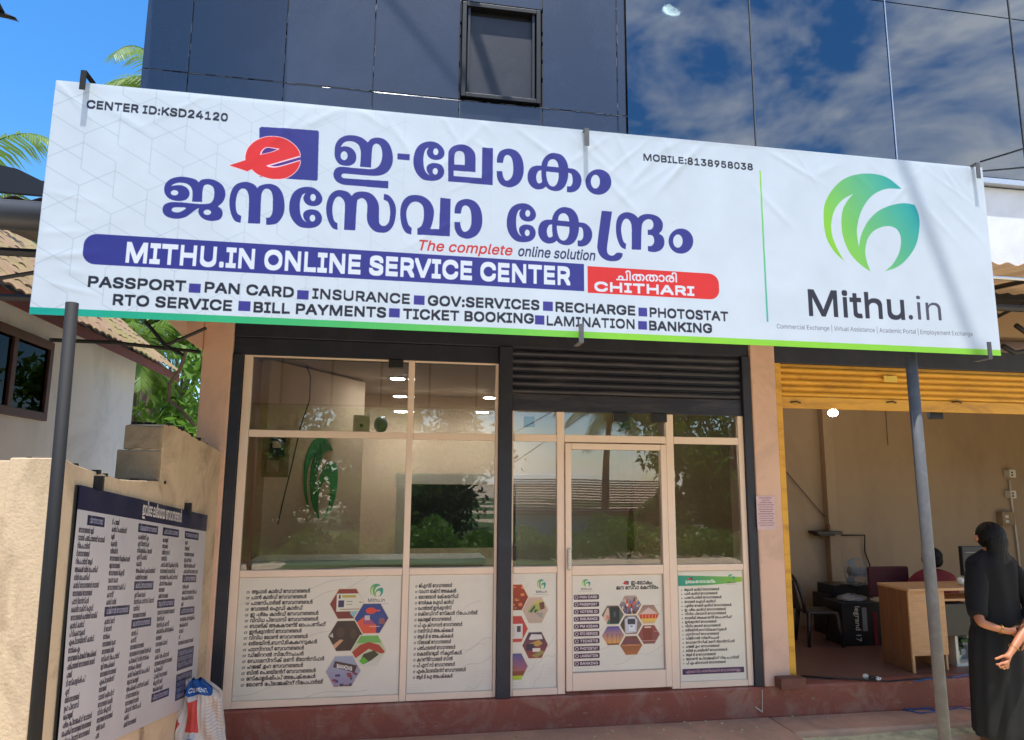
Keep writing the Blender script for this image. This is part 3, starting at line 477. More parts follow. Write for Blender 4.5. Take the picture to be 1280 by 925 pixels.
M['shopglass'] = glassy('shop_glass', (.92, .92, .89), .06, 1.45, 0, wav=.05)
M['curtain'] = glassy('tinted_curtain_glass', (.10, .12, .14), .13, 1.5, .025, (.82, .9, 1), wav=.04)
M['winglass'] = glassy('house_window_glass', (.12, .15, .15), .0, 1.12)
M['rod'] = mat('white_rod', (206, 206, 200), .5, .05)
M['dark'] = mat('dark_board', (30, 30, 32), .35, .15)
M['chrome'] = mat('chrome', (190, 192, 196), .2, .03, metal=.9)
# ---------------------------------------------------------------- mesh helpers
class MB:
    def __init__(s): s.v = []; s.f = []; s.uv = None
    def box(s, x0, x1, y0, y1, z0, z1, rot=None, c=None):
        b = len(s.v); P = [(x, y, z) for z in (z0, z1) for x, y in ((x0, y0), (x1, y0), (x1, y1), (x0, y1))]
        if rot is not None: P = [tuple(rot@Vector(p)+Vector(c)) for p in P]
        s.v += P; s.f += [tuple(b+i for i in q) for q in ((0, 3, 2, 1), (4, 5, 6, 7), (0, 1, 5, 4), (1, 2, 6, 5), (2, 3, 7, 6), (3, 0, 4, 7))]; return s
    def tube(s, pts, r, n=8, caps=True):
        pts = [Vector(p) for p in pts]; rs = r if isinstance(r, (list, tuple)) else [r]*len(pts); b = len(s.v); up = None
        for i, p in enumerate(pts):
            t = (pts[min(i+1, len(pts)-1)]-pts[max(i-1, 0)]).normalized()
            if up is None: up = Vector((0, 0, 1)) if abs(t.z) < .9 else Vector((1, 0, 0))
            a = t.cross(up).normalized(); u = a.cross(t).normalized(); up = u
            for k in range(n):
                q = 2*math.pi*k/n; s.v.append(tuple(p+(a*math.cos(q)+u*math.sin(q))*rs[i]))
        for i in range(len(pts)-1):
            for k in range(n): s.f.append((b+i*n+k, b+i*n+(k+1) % n, b+(i+1)*n+(k+1) % n, b+(i+1)*n+k))
        if caps: s.f.append(tuple(b+k for k in range(n))[::-1]); e = b+(len(pts)-1)*n; s.f.append(tuple(e+k for k in range(n)))
        return s
    def prism(s, poly, d):       # poly: 3-D points of a flat face; d: vector of thickness
        b = len(s.v); n = len(poly); s.v += [tuple(p) for p in poly]+[tuple(Vector(p)+Vector(d)) for p in poly]
        s.f.append(tuple(range(b, b+n))); s.f.append(tuple(range(b+2*n-1, b+n-1, -1)))
        for k in range(n): s.f.append((b+k, b+n+k, b+n+(k+1) % n, b+(k+1) % n))
        return s
    def loft(s, rings, caps=True, closed=True):
        b = len(s.v); n = len(rings[0])
        for r in rings: s.v += [tuple(p) for p in r]
        for i in range(len(rings)-1):
            for k in range(n if closed else n-1): s.f.append((b+i*n+k, b+i*n+(k+1) % n, b+(i+1)*n+(k+1) % n, b+(i+1)*n+k))
        if caps: s.f.append(tuple(b+k for k in range(n))[::-1]); e = b+(len(rings)-1)*n; s.f.append(tuple(e+k for k in range(n)))
        return s
    def grid(s, fn, nu, nv):
        b = len(s.v); s.v += [tuple(fn(i/nu, j/nv)) for j in range(nv+1) for i in range(nu+1)]
        s.f += [(b+j*(nu+1)+i, b+j*(nu+1)+i+1, b+(j+1)*(nu+1)+i+1, b+(j+1)*(nu+1)+i) for j in range(nv) for i in range(nu)]; s.uv = (nu, nv); return s
    def build(s, name, m, parent=None, smooth_=False, bevel=0, kind=None, subd=0, solid=0):
        me = bpy.data.meshes.new(name); me.from_pydata(s.v, [], s.f)
        if s.uv:
            nu, nv = s.uv; ul = me.uv_layers.new(name='print'); idx = np.empty(len(me.loops), np.int32); me.loops.foreach_get('vertex_index', idx)
            u = (idx % (nu+1))/nu; v = (idx//(nu+1))/nv; ul.data.foreach_set('uv', np.stack([u, v], 1).astype(np.float32).ravel())
        else:
            bm = bmesh.new(); bm.from_mesh(me); bmesh.ops.recalc_face_normals(bm, faces=bm.faces); bm.to_mesh(me); bm.free()
        me.materials.append(M[m] if isinstance(m, str) else m)
        if smooth_: me.polygons.foreach_set('use_smooth', [True]*len(me.polygons))
        o = bpy.data.objects.new(name, me); C.objects.link(o)
        if parent: o.parent = parent; o.matrix_parent_inverse = parent.matrix_basis.inverted()
        if bevel: b = o.modifiers.new('edge', 'BEVEL'); b.width = bevel; b.segments = 2; b.limit_method = 'ANGLE'
        if solid: b = o.modifiers.new('thickness', 'SOLIDIFY'); b.thickness = solid
        if subd: b = o.modifiers.new('round', 'SUBSURF'); b.levels = subd; b.render_levels = subd
        if kind: o['kind'] = kind
        return o
def box(name, m, x0, x1, y0, y1, z0, z1, parent=None, bevel=.003, **k): return MB().box(x0, x1, y0, y1, z0, z1).build(name, m, parent, bevel=bevel, **k)
def thing(name, label, cat, loc=(0, 0, 0), group=None):
    o = bpy.data.objects.new(name, None); C.objects.link(o); o.location = loc; o.empty_display_size = .1
    o['label'] = label; o['category'] = cat
    if group: o['group'] = group
    return o
def tag(o, label, cat, group=None):
    o['label'] = label; o['category'] = cat
    if group: o['group'] = group
    return o
def dup(o, d, parent=None):
    c = o.copy(); C.objects.link(c); c.location = Vector(o.location)+Vector(d); c.parent = parent; return c
def ellipse(cx, cy, cz, rx, ry, n=20, ph=0): return [(cx+rx*math.cos(2*math.pi*k/n+ph), cy+ry*math.sin(2*math.pi*k/n+ph), cz) for k in range(n)]
def dome(c, r, nz=8, n=20, z0=-1, z1=1):
    R = []
    for i in range(nz+1):
        a = math.asin(z0+(z1-z0)*0) if 0 else (math.pi*(i/nz)-math.pi/2)
        R.append([(c[0]+r[0]*math.cos(a)*math.cos(2*math.pi*k/n), c[1]+r[1]*math.cos(a)*math.sin(2*math.pi*k/n), c[2]+r[2]*math.sin(a)) for k in range(n)])
    R[0] = [(c[0]+(p[0]-c[0])*.05, c[1]+(p[1]-c[1])*.05, p[2]) for p in R[1]]; R[0] = [(p[0], p[1], c[2]-r[2]) for p in R[0]]
    R[-1] = [(c[0]+(p[0]-c[0])*.05, c[1]+(p[1]-c[1])*.05, c[2]+r[2]) for p in R[-2]]
    return R
# ---------------------------------------------------------------- ground
def struct(o): o['kind'] = 'structure'; return o
YF = 5.8                                                       # plane of the shop fronts
struct(MB().grid(lambda u, v: (-250+500*u, -250+500*v, 0 if 1 else 0), 2, 2).build('ground', 'road'))
struct(MB().grid(lambda u, v: (-80+160*u, -60+55*v, .012+.05*math.sin(u*90)*math.sin(v*40)), 160, 60).build('grass_verge', 'grass', smooth_=True))
g = MB().grid(lambda u, v: (3.0+9*u, 3.4+2.2*v, .006+.012*math.sin(u*37+v*9)*math.sin(v*21)), 90, 26); struct(g.build('sandy_ground', 'sand', smooth_=True))
# red oxide apron in front of the plinth; it reaches farther out at the left
ap = MB(); ap.box(-1.3, 3.22, 3.9, YF+.02, -.2, .05); ap.box(3.224, 9, 5.44, YF+.02, -.2, .048); struct(ap.build('apron', 'apron', bevel=.02))
struct(MB().box(-1.46, 9, YF-.012, YF+.35, .04, .297).build('plinth', 'plinth', bevel=.018))
# ---------------------------------------------------------------- building
B = thing('commercial_building', 'two storey building with navy cladding and tinted glass above beige ground floor shops', 'building', (3, 7, 0))
XR = 9.6
def part(name, m, x0, x1, y0, y1, z0, z1, bevel=.004, parent=None): return box(name, m, x0, x1, y0, y1, z0, z1, parent or B, bevel)
ZT = 3.75
part('pillar', 'beige', -1.462, -1.237, YF-.03, YF+.4, .0, ZT, .01)
part('pillar', 'beige', 3.178, 3.415, YF-.03, YF+.45, .297, ZT, .01)
part('jamb', 'yellow', 3.417, 3.475, YF-.02, YF+.16, .297, 3.06, .004)
part('pillar', 'beige', 9.3, XR, YF-.03, YF+.4, .297, ZT, .01)
part('lintel', 'darkpaint', -1.237, 3.176, YF-.0, YF+.2, 3.11, 3.42, .006)
part('lintel', 'darkpaint', -1.237, .9, YF+.01, YF+.19, 2.968, 3.108, .006)
part('lintel', 'darkpaint', 3.417, 9.298, YF-.012, YF+.2, 3.062, 3.25, .006)
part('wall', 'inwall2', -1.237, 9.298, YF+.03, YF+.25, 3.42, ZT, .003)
part('post', 'darkpaint', -1.235, -1.152, YF-.02, YF+.12, .3, 2.966, .004)
part('post', 'darkpaint', .9, 1.012, YF-.03, YF+.12, .3, 3.108, .004)
part('post', 'darkpaint', 3.098, 3.176, YF-.02, YF+.12, .3, 3.108, .004)
# overhang of the upper storey at the left with its slanting soffit
MB().prism([(-1.9, 5.3, 3.42), (-1.9, 5.3, 3.62), (-1.464, 5.3, 3.62), (-1.464, 5.3, 2.98)], (0, .9, 0)).build('overhang_bracket', 'beige', B, bevel=.005)
# inner rooms
part('floor', 'infloor', -1.24, 9.3, YF+.1, 9.6, .2, .301, 0)
part('ceiling', 'ceil', -1.4, XR, YF+.26, 9.7, 3.1, 3.2, 0)
part('side_wall', 'inwall', -1.5, -1.24, YF+.401, 9.6, 0, 3.1, 0)
part('back_wall', 'inwall', -1.24, 3.4, 9.5, 9.7, .3, 3.1, 0)
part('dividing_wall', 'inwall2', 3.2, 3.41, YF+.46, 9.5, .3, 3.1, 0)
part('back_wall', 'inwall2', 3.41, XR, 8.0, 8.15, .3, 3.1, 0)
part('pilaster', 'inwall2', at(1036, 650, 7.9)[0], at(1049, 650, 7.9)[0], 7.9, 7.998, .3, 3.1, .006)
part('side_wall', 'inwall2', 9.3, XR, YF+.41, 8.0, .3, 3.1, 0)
# upper storey
YU = 5.2; XL = at(180, 54, YU)[0]; zj = at(407, 108, YU)[2]; XG = at(782, 100, YU)[0]
part('core_wall', 'sealant', XL+.02, 9, YU+.05, YU+.3, 3.62, 8.4, 0)
part('upper_side_wall', 'navy', XL+.002, XL+.018, YU+.002, 9.7, 3.62, 8.4, 0)
part('upper_rear_wall', 'white', XL, 9, 9.7, 9.9, 3.2, 8.4, 0); part('soffit', 'beige', XL+.02, 9, YU+.31, 9.69, 3.755, 3.9, 0)
jx = [XL, at(241, 20, YU)[0], at(358, 40, YU)[0], at(468, 60, YU)[0], at(573.5, 137, YU)[0], at(678, 100, YU)[0], at(771, 60, YU)[0], XG]
WT, WB = at(577, 4, YU)[2], at(576, 122, YU)[2]; WL, WR = at(577, 60, YU)[0], at(675, 60, YU)[0]
for i in range(7):
    a, b = jx[i]+.003, jx[i+1]-.003; y = YU+.002*((i*7) % 3)
    part('cladding_panel', 'navy', a, b, y, YU+.045, 3.9, zj-.004, .0025)
    if i == 4: part('cladding_panel', 'navy', a, b, y, YU+.045, WT+.03, 8.3, .0025); part('cladding_panel', 'navy', a, b, y, YU+.045, zj+.004, WB-.03, .0025) if WB-zj > .05 else None
    else: part('cladding_panel', 'navy', a, b, y, YU+.045, zj+.004, 6.5, .0025); part('cladding_panel', 'navy', a, b, y, YU+.045, 6.508, 8.3, .0025)
win = MB(); f = .035
win.box(WL, WL+f, YU-.03, YU+.04, WB, WT); win.box(WR-f, WR, YU-.03, YU+.04, WB, WT); win.box(WL+f, WR-f, YU-.03, YU+.04, WB, WB+f); win.box(WL+f, WR-f, YU-.03, YU+.04, WT-f, WT)
wn = win.build('window_frame', 'black', B, bevel=.004); o = box('window_panel', 'darkpaint', WL+f+.01, WR-f-.01, YU+.02, YU+.038, WB+f+.012, WT-f-.05, None, .003); o.parent = wn
in_ = MB(); q = .02; 
for (a, b, c_, d) in ((WL+f+.012, WL+f+.032, WB+f, WT-f), (WR-f-.032, WR-f-.012, WB+f, WT-f)): in_.box(a, b, YU-.012, YU+.018, c_, d)
o = in_.build('inner_frame', 'darkpaint', None, bevel=.002); o.parent = wn; o['kind'] = 'stuff'
# ragged sealant lines round the panels
sl_ = MB(); rr = random.Random(5)
for x in jx[1:7]:
    z = zj-.3
    while z < 6.4:
        L_ = rr.uniform(.05, .3)
        if not (WL < x < WR and WB < z < WT): sl_.box(x-.004+rr.uniform(-.002, .002), x+.003+rr.uniform(0, .004), YU+.003, YU+.04, z, z+L_)
        z += L_+rr.uniform(.0, .06)
x = XL
while x < XG-.1: L_ = rr.uniform(.1, .4); sl_.box(x, min(x+L_, XG), YU+.003, YU+.04, zj-.006+rr.uniform(-.002, .002), zj+.004); x += L_+rr.uniform(0, .1)
sl_.build('sealant_joint', 'sealant', B)
sm_ = MB()
for k in range(70):
    x = rr.choice(jx[1:7])+rr.uniform(-.006, .006); z = rr.uniform(zj-.3, 6.3); h5 = rr.uniform(.01, .09)
    if not (WL-.05 < x < WR+.05 and WB < z < WT): sm_.box(x-.0015, x+.0015, YU-.0005, YU+.01, z, z+h5)
for k in range(26): x = rr.uniform(XL, XG); sm_.box(x, x+rr.uniform(.02, .12), YU-.0005, YU+.01, zj-.002, zj+.001)
sm_.build('sealant_smear', 'smear', B)['kind'] = 'stuff'
ZG = at(1260, 224, YU)[2]; gx = [XG+.004, at(939, 80, YU)[0], at(1110, 80, YU)[0], at(1267, 80, YU)[0], 7.05, 8.9]
for i in range(5):
    part('glass_pane', 'curtain', gx[i]+.006, gx[i+1]-.006, YU-.012, YU-.004, ZG, 6.35, 0); part('glass_pane', 'curtain', gx[i]+.006, gx[i+1]-.006, YU-.012, YU-.004, 6.36, 8.35, 0)
    if i: part('mullion', 'chrome' if i == 2 else 'grey', gx[i]-.005, gx[i]+.005, YU-.02, YU+.03, ZG, 8.35, 0)
bl = MB().loft(dome((at(840, 12, YU+.02)[0], YU+.022, at(840, 12, YU+.02)[2]), (.085, .022, .055), 8, 24)).build('ceiling_lamp', 'lampwarm', B, True)
MB().box(XL-.02, at(352, 0, YU)[0], 4.15, YU-.002, 7.05, 7.25).build('added_shade_slab', 'white', B)  # slab added above the view to throw shade on the left navy panels
part('white_band', 'white', 1.2, 8.9, 4.62, 4.66, 3.70, 4.345, .004)
part('band_rail', 'chrome', 1.2, 8.9, 4.56, 4.62, 4.35, 4.40, .004)
part('band_cap', 'greysheet', 1.2, 8.9, 4.66, YU-.02, 4.30, 4.345, .003)
# ---------------------------------------------------------------- canopy
K = thing('sheet_canopy', 'corrugated sheet canopy on black trusses with a fat grey gutter pipe, behind the banner', 'canopy', (1.5, 5, 3.5))
def corr(x0, x1, y0, y1, z0, z1, m, n): 
    return MB().grid(lambda u, v: (x0+(x1-x0)*u, y0+(y1-y0)*v, z0+(z1-z0)*v+.012*math.sin(u*n*2*math.pi)), n*6, 2).build('roof_sheet', m, K, True, solid=.002)
corr(-2.6, 1.2, 4.2, 5.75, 3.55, 3.72, 'greysheet', 26); corr(1.2, 8.9, 4.2, 5.75, 3.56, 3.73, 'sheet', 52)
MB().tube([(-6, 4.2, 3.445), (-1.75, 4.2, 3.445)], .086, 20).build('gutter_pipe', 'gutter', K, True)
MB().tube([(-2.36, 4.2, 3.445), (-2.22, 4.2, 3.445)], .092, 20).build('pipe_clamp', 'blackpole', K, True)
MB().prism([(-6, 4.25, 3.60), (-2.35, 4.25, 3.60), (-1.7, 4.25, 3.585), (-1.7, 4.25, 3.67), (-2.02, 4.25, 3.68), (-2.15, 4.25, 3.74), (-2.6, 4.25, 3.82), (-6, 4.25, 3.9)], (0, .03, 0)).build('edge_flashing', 'black', K)
MB().tube([(-1.75, 4.2, 3.45), (8.9, 4.2, 3.45)], .015, 8).build('front_rail', 'chrome', K, True)
def bar(a, b, r, m='black', nm='truss_bar', n=6): return MB().tube([a, b], r, n).build(nm, m, K)
for x in (-1.56, -.1, 1.7, 3.25, 4.72, 6.2):
    bar((x, 4.22, 3.50), (x, 5.75, 3.62), .02); bar((x, 4.22, 3.40), (x, 5.2, 3.2), .013); bar((x, 4.7, 3.31), (x, 4.9, 3.56), .012)
bar((-6, 4.3, 3.26), (8.8, 4.3, 3.26), .025); bar((-6, 4.3, 2.995), (-1.6, 4.3, 2.995), .02); bar((-2.6, 4.3, 3.0), (-1.66, 4.3, 3.24), .012)
p1, p2 = at(63, 425, 4.6), at(250, 440, 5.5)
MB().tube([tuple(p1), tuple(at(140, 428, 5.0)), tuple(p2)], .014, 6).build('truss_bar', 'black', K)
MB().tube([tuple(at(182, 402, 5.2)), tuple(at(207, 432, 5.2)), tuple(at(231, 445, 5.2))], .014, 6).build('truss_bar', 'black', K)
MB().tube([tuple(at(258, 410, 5.2)), tuple(at(207, 432, 5.2))], .012, 6).build('truss_bar', 'black', K)
MB().tube([tuple(at(232, 440, 5.2)), tuple(at(225, 462, 5.2)), tuple(at(212, 480, 5.2)), tuple(at(211, 500, 5.2)), tuple(at(226, 512, 5.2)), tuple(at(243, 532, 5.2))], .013, 6).build('hanging_cable', 'bark', K)
# rolled wiring and clutter under the canopy at the right end
for k, (x, z, s_) in enumerate(((5.35, 3.3, .1), (5.2, 3.12, .08), (5.5, 3.38, .07))):
    MB().tube([(x-.16, 5.0, z+s_*.2), (x-.05, 5.0, z-s_*.5), (x+.08, 5.0, z-s_*.2), (x+.2, 5.0, z+s_*.6)], .022, 6).build('cable_bundle', 'black', K, True)
# ---------------------------------------------------------------- banner
bn = thing('shop_banner', 'long white service centre banner with blue Malayalam headline and green logo on black posts', 'banner', (1, SY, 2.77))
wr = random.Random(11); WK = []
for k in range(46):
    edge = wr.random(); 
    if edge < .6: cx, cz, an, ln = wr.uniform(0, 5.4), 1.225-wr.uniform(.02, .18), math.radians(wr.choice([-1, 1])*wr.uniform(25, 65)), wr.uniform(.07, .22)
    elif edge < .8: cx, cz, an, ln = wr.uniform(.0, .3), wr.uniform(.1, 1.0), math.radians(wr.uniform(-18, 18)), wr.uniform(.06, .18)
    else: cx, cz, an, ln = wr.uniform(.2, 5.2), wr.uniform(.5, 1.1), math.radians(wr.choice([-1, 1])*wr.uniform(25, 50)), wr.uniform(.15, .35)
    WK.append((cx, cz, math.cos(an), math.sin(an), ln, wr.uniform(.010, .022), wr.uniform(.0008, .0028)*(.6 if edge > .8 else 1)))
for cx in (2.05, 3.15, 3.35, 1.1): WK.append((cx, 1.02, .64, .77, .2, .02, .003)); WK.append((cx+1.9, .85, .7, -.7, .18, .02, .0025))
def wrinkle(x, z):
    d = .004*math.sin(x*1.3+.4)*math.sin(z*2.2)
    for cx, cz, ca, sa, ln, wd, am in WK:
        a = (x-cx)*ca+(z-cz)*sa; b = -(x-cx)*sa+(z-cz)*ca
        if abs(a) < 2.5*ln and abs(b) < 3*wd: d += am*math.exp(-(a/ln)**2)*math.exp(-(b/wd)**2)
    return d
def bpt(u, v):
    x = u*(SX1-SX0); z = v*(SZ1-SZ0); e = min(min(x, SX1-SX0-x), min(z, SZ1-SZ0-z)); sag = .006*math.sin(u*math.pi*9)*math.sin(u*23)*(1 if v > .97 else 0)
    return (SX0+x, SY-wrinkle(x, z)*min(1, e/.02), SZ0+z+.0*sag)
M['flex'] = printed('banner_flex', IM['banner'], .38)
MB().grid(bpt, 540, 124).build('flex_sheet', M['flex'], bn, True)
MB().box(SX0+.004, SX1-.004, SY+.004, SY+.008, SZ0+.004, SZ1-.004).build('flex_back', 'white', bn)
fb = MB(); 
for z in (SZ0+.02, (SZ0+SZ1)/2, SZ1-.02): fb.box(SX0+.01, SX1-.01, SY+.012, SY+.037, z-.0125, z+.0125)
fb.build('frame_rail', 'black', bn)
fb = MB(); x = SX0+.03
while x < SX1: fb.box(x-.0125, x+.0125, SY+.0385, SY+.062, SZ0+.01, SZ1-.01); x += .535
fb.build('frame_batten', 'black', bn)
for px, py, m in ((108, 106, 'blackpole'), (731, 176, 'grey'), (1216, 217, 'grey'), (724, 419, 'grey'), (1230, 440, 'grey')):
    p = at(px, py, SY); top = py < 300; z0, z1 = (p[2]-.05, p[2]+.055)
    cb = MB(); cb.box(p[0]-.014, p[0]+.014, SY-.045, SY-.039, z0, z1); cb.box(p[0]-.014, p[0]+.014, SY-.039, SY+.07, z1-.006, z1) if top else cb.box(p[0]-.014, p[0]+.014, SY-.039, SY+.07, z0, z0+.006)
    cb.build('clip', m, bn, bevel=.001)
def post(px1, py1, px2, py2, Y, r, label, m, zt, square=False):
    a = at(px1, py1, Y); b = at(px2, py2, Y); d = (a-b)/(a[2]-b[2]); base = b-d*b[2]; t = base+d*zt
    o = MB().tube([tuple(base), tuple(t)], r, 4 if square else 20).build('sign_post', m, None, not square); return tag(o, label, 'post', 'posts carrying the banner')
post(90, 382, 43, 925, 3.47, .027, 'black steel post in front of the left wall, holding the left end of the banner', 'blackpole', 2.79)
post(1145, 520, 1181, 925, 3.80, .033, 'round grey steel post beside the woman in black, holding the right end of the banner', 'grey', 3.2)
# ---------------------------------------------------------------- rolling shutters
def shutter(label, x0, x1, z0, z1, zb, y, m, pitch):
    t = thing('rolling_shutter', label, 'shutter', ((x0+x1)/2, y, z0), 'rolling shutters over the shops'); n = int((z1-z0)/pitch); first = None
    for k in range(n):
        z = z0+k*pitch; pr = [(y-.018*math.sin(math.pi*i/8)**.7, z+pitch*.84*i/8) for i in range(9)]+[(y+.004, z+pitch*.84), (y+.004, z)]
        if first is None: first = MB().prism([(x0, a, b) for a, b in pr], (x1-x0, 0, 0)).build('slat', m, t)
        else: c = dup(first, (0, 0, k*pitch)); c.parent = t; c.matrix_parent_inverse = first.matrix_parent_inverse
    MB().box(x0, x1, y+.006, y+.01, z0, z1+.06).build('backing', m, t)
    box('bottom_bar', m, x0, x1, y-.016, y+.008, zb, z0-.004, t, .004)
    return t
s1 = shutter('dark blue rolling shutter rolled up above the glass door', 1.02, 3.09, 2.72, 3.108, 2.572, YF+.03, 'shutterdark', .0645)
for x in (1.9, 2.25): box('lock_bracket', 'black', x, x+.13, YF-.01, YF+.012, 2.50, 2.575, s1, .003)
s2 = shutter('yellow rolling shutter rolled up above the open right shop', 3.48, 9.29, 2.765, 3.06, 2.655, YF+.03, 'yellow', .0555)
for px in (995, 1115, 1197): p = at(px, 503, YF); MB().tube([(p[0]-.05, YF+.01, p[2]), (p[0], YF-.012, p[2]+.008), (p[0]+.05, YF+.01, p[2]-.003)], .007, 6).build('handle_slot', 'black', s2)
p = at(1112, 474, YF); MB().box(p[0]-.07, p[0]+.07, YF-.0115, YF-.0095, p[2]-.03, p[2]+.03).build('paper_tag', mat('yellow_tag', (222, 190, 80), .6), s2)
# ---------------------------------------------------------------- shopfront
S = thing('shopfront', 'cream aluminium framed glass shopfront with a glazed door and printed posters below', 'shopfront', (1, YF, .3))
YW = YF+.03
def fr(x0, x1, z0, z1, dy=0., parent=S, m='frame', nm='frame_bar'): return box(nm, m, x0, x1, YW-.025+dy, YW+.025+dy*0, z0, z1, parent, .003)
zb, zs0, zs1, zr0, zr1, zt = .303, 1.246, 1.297, 2.316, 2.371, 2.966
fr(-1.150, -1.086, zb, zt); fr(.145, .195, zb, zt); fr(.875, .898, zb, zt, .004)
for a, b in ((-1.084, .143), (.197, .873)): fr(a, b, zs0, zs1); fr(a, b, zr0, zr1); fr(a, b, zb, zb+.05); fr(a, b, zt-.012, zt)
fr(1.40, 1.463, zb, 2.57); fr(2.372, 2.440, zb, 2.57); fr(3.046, 3.096, zb, 2.57); fr(1.014, 1.03, zb, 2.57, .004)
for a, b in ((1.032, 1.398), (1.465, 2.370), (2.442, 3.044)): fr(a, b, zr0, zr1+.006)
for a, b in ((1.032, 1.398), (2.442, 3.044)): fr(a, b, zs0, zs1); fr(a, b, zb, zb+.05)
fr(-1.175, -1.152, zb, zt, -.02)
def pane(x0, x1, z0, z1, parent=S): return box('glass_pane', 'shopglass', x0, x1, YW-.003, YW+.003, z0, z1, parent, 0)
for a, b in ((-1.084, .143), (.197, .873)): pane(a, b, zr1, zt-.012); pane(a, b, zs1, zr0)
for a, b in ((1.032, 1.398), (1.465, 2.370), (2.442, 3.044)): pane(a, b, zr1+.006, 2.57)
for a, b in ((1.032, 1.398), (2.442, 3.044)): pane(a, b, zs1, zr0)
def poster(key, x0, x1, z0, z1, label=None, y=YW-.012, parent=S):
    m = printed('print_'+key, IM[key], .33); r = random.Random(key)
    o = MB().grid(lambda u, v: (x0+(x1-x0)*u, y-.0016*math.sin(u*9+v*7+r.random()*.2)*math.sin(v*13+u*4), z0+(z1-z0)*v), 16, 16).build('poster', m, parent, True)
    if label: o['label'] = label
    return o
for a, b in ((-1.084, .143), (.197, .873)): box('board', 'cream', a, b, YW-.008, YW+.006, zb+.05, zs0, S, 0)
for a, b in ((1.032, 1.398), (2.442, 3.044)): box('board', 'cream', a, b, YW-.008, YW+.006, zb+.05, zs0, S, 0)
poster('p1', -1.078, .137, zb+.056, zs0-.006, 'service list poster with five hexagon pictures and green logo'); poster('p2', .203, .867, zb+.056, zs0-.006, 'service list poster without pictures')
poster('p3', 1.036, 1.392, zb+.056, zs0-.006, 'narrow poster with hexagon pictures cut by the post'); poster('p5', 2.452, 3.034, zb+.052, zs0-.01, 'service list poster with green heading and purple foot')
# door leaf
D = fr(1.470, 1.520, .325, 2.305, -.012, S, 'frame', 'door'); dd = D
for a, b, c_, d_ in ((2.315, 2.366, .325, 2.305), (1.522, 2.313, 2.255, 2.305), (1.522, 2.313, 1.225, 1.300), (1.522, 2.313, .325, .46)):
    o = box('door_rail', 'frame', a, b, YW-.037, YW+.025, c_, d_, None, .003); o.parent = D
o = box('door_glass', 'shopglass', 1.522, 2.313, YW-.006, YW, 1.302, 2.253, None, 0); o.parent = D
o = box('door_board', 'cream', 1.522, 2.313, YW-.01, YW+.004, .462, 1.223, None, 0); o.parent = D
o = poster('p4', 1.530, 2.305, .468, 1.217, None, YW-.014, None); o.name = 'door_poster'; o.parent = D
o = box('door_handle', 'chrome', 1.484, 1.506, YW-.062, YW-.037, 1.27, 1.44, None, .004); o.parent = D
box('bolt', 'black', 1.03, 1.05, YW-.07, YW-.03, 1.35, 1.47, S, .003)
box('camera_bracket', 'black', -.02, .1, YF-.01, YF+.05, 2.90, 2.967, S, .003)
for x in (1.13, 1.98): box('shutter_stop', 'black', x, x+.09, YF+.06, YF+.1, 2.44, 2.53, S, .003)
# ---------------------------------------------------------------- inside the left shop
lgm = bpy.data.materials.new('green_logo_paint'); lgm.use_nodes = True; b_ = lgm.node_tree.nodes['Principled BSDF']; b_.inputs['Base Color'].default_value = lc((50, 150, 84))
IW = thing('partition_wall', 'beige slanting inner wall carrying a tall green logo, behind the left window', 'wall', (-.4, 7.4, .3))
a_, b2 = np.array([-1.1, 6.75]), np.array([-.28, 8.1]); dn = (b2-a_)/np.linalg.norm(b2-a_); nn = np.array([dn[1], -dn[0]])
MB().prism([(*a_, .3), (*b2, .3), (*b2, 3.08), (*a_, 3.08)], (-nn[0]*.1, -nn[1]*.1, 0)).build('wall_board', 'inwall', IW)
def onwall(px, py):
    d = ray(px, py); t = np.dot(a_-EYE[:2], nn)/np.dot(d[:2], nn); p = EYE+d*t; return p
P0, P1 = onwall(379, 598), onwall(421, 598); zt_, zb_ = onwall(400, 547)[2], onwall(400, 648)[2]
lg = smooth([(478,512,1),(440,475),(410,420),(400,350),(405,290),(435,235),(480,195),(540,177),(600,178),(650,195),(700,235,1),(640,235),(590,258),(555,300),(535,350),(528,400),(535,458,1),(545,410),(570,360),(610,320),(660,298),(710,290),(750,297,1),(765,335),(768,385),(755,450),(720,505),(680,537),(635,552,1),(665,525),(690,480),(697,430),(685,395),(660,380),(630,380),(595,395),(570,425),(560,470),(565,510),(580,553,1),(540,525),(500,480),(475,420),(468,360),(475,310),(495,275),(515,253,1),(475,275),(445,310),(430,360),(432,410),(450,460)], 4)
pts = []
for x, y in lg: f = (x-400)/368; g_ = (y-177)/376; q = P0+(P1-P0)*f; pts.append((q[0]+nn[0]*.012, q[1]+nn[1]*.012, zt_+(zb_-zt_)*g_))
lo_ = MB().prism(pts, (-nn[0]*.01, -nn[1]*.01, 0)); ob = lo_.build('wall_logo', lgm, IW); 
bm = bmesh.new(); bm.from_mesh(ob.data); bmesh.ops.triangulate(bm, faces=[f_ for f_ in bm.faces if len(f_.verts) > 4]); bm.to_mesh(ob.data); bm.free()
tvw = thing('glass_partition', 'white framed inner window with dark glass across the back of the left shop', 'partition', (1.2, 9, .3))
A = at(565, 690, 9.0); box('frame_top', 'cream', .1, 3.1, 8.98, 9.05, at(560, 605, 9)[2], at(560, 592, 9)[2], tvw); box('frame_side', 'cream', .12, .22, 8.975, 9.05, .3, at(560, 605, 9)[2]-.002, tvw); box('dark_glass', 'dark', .224, 1.62, 8.99, 9.03, 1.15, at(560, 605, 9)[2]-.004, tvw, 0); box('low_wall', 'cream', 1.63, 3.1, 8.985, 9.05, .3, at(560, 605, 9)[2]-.003, tvw)
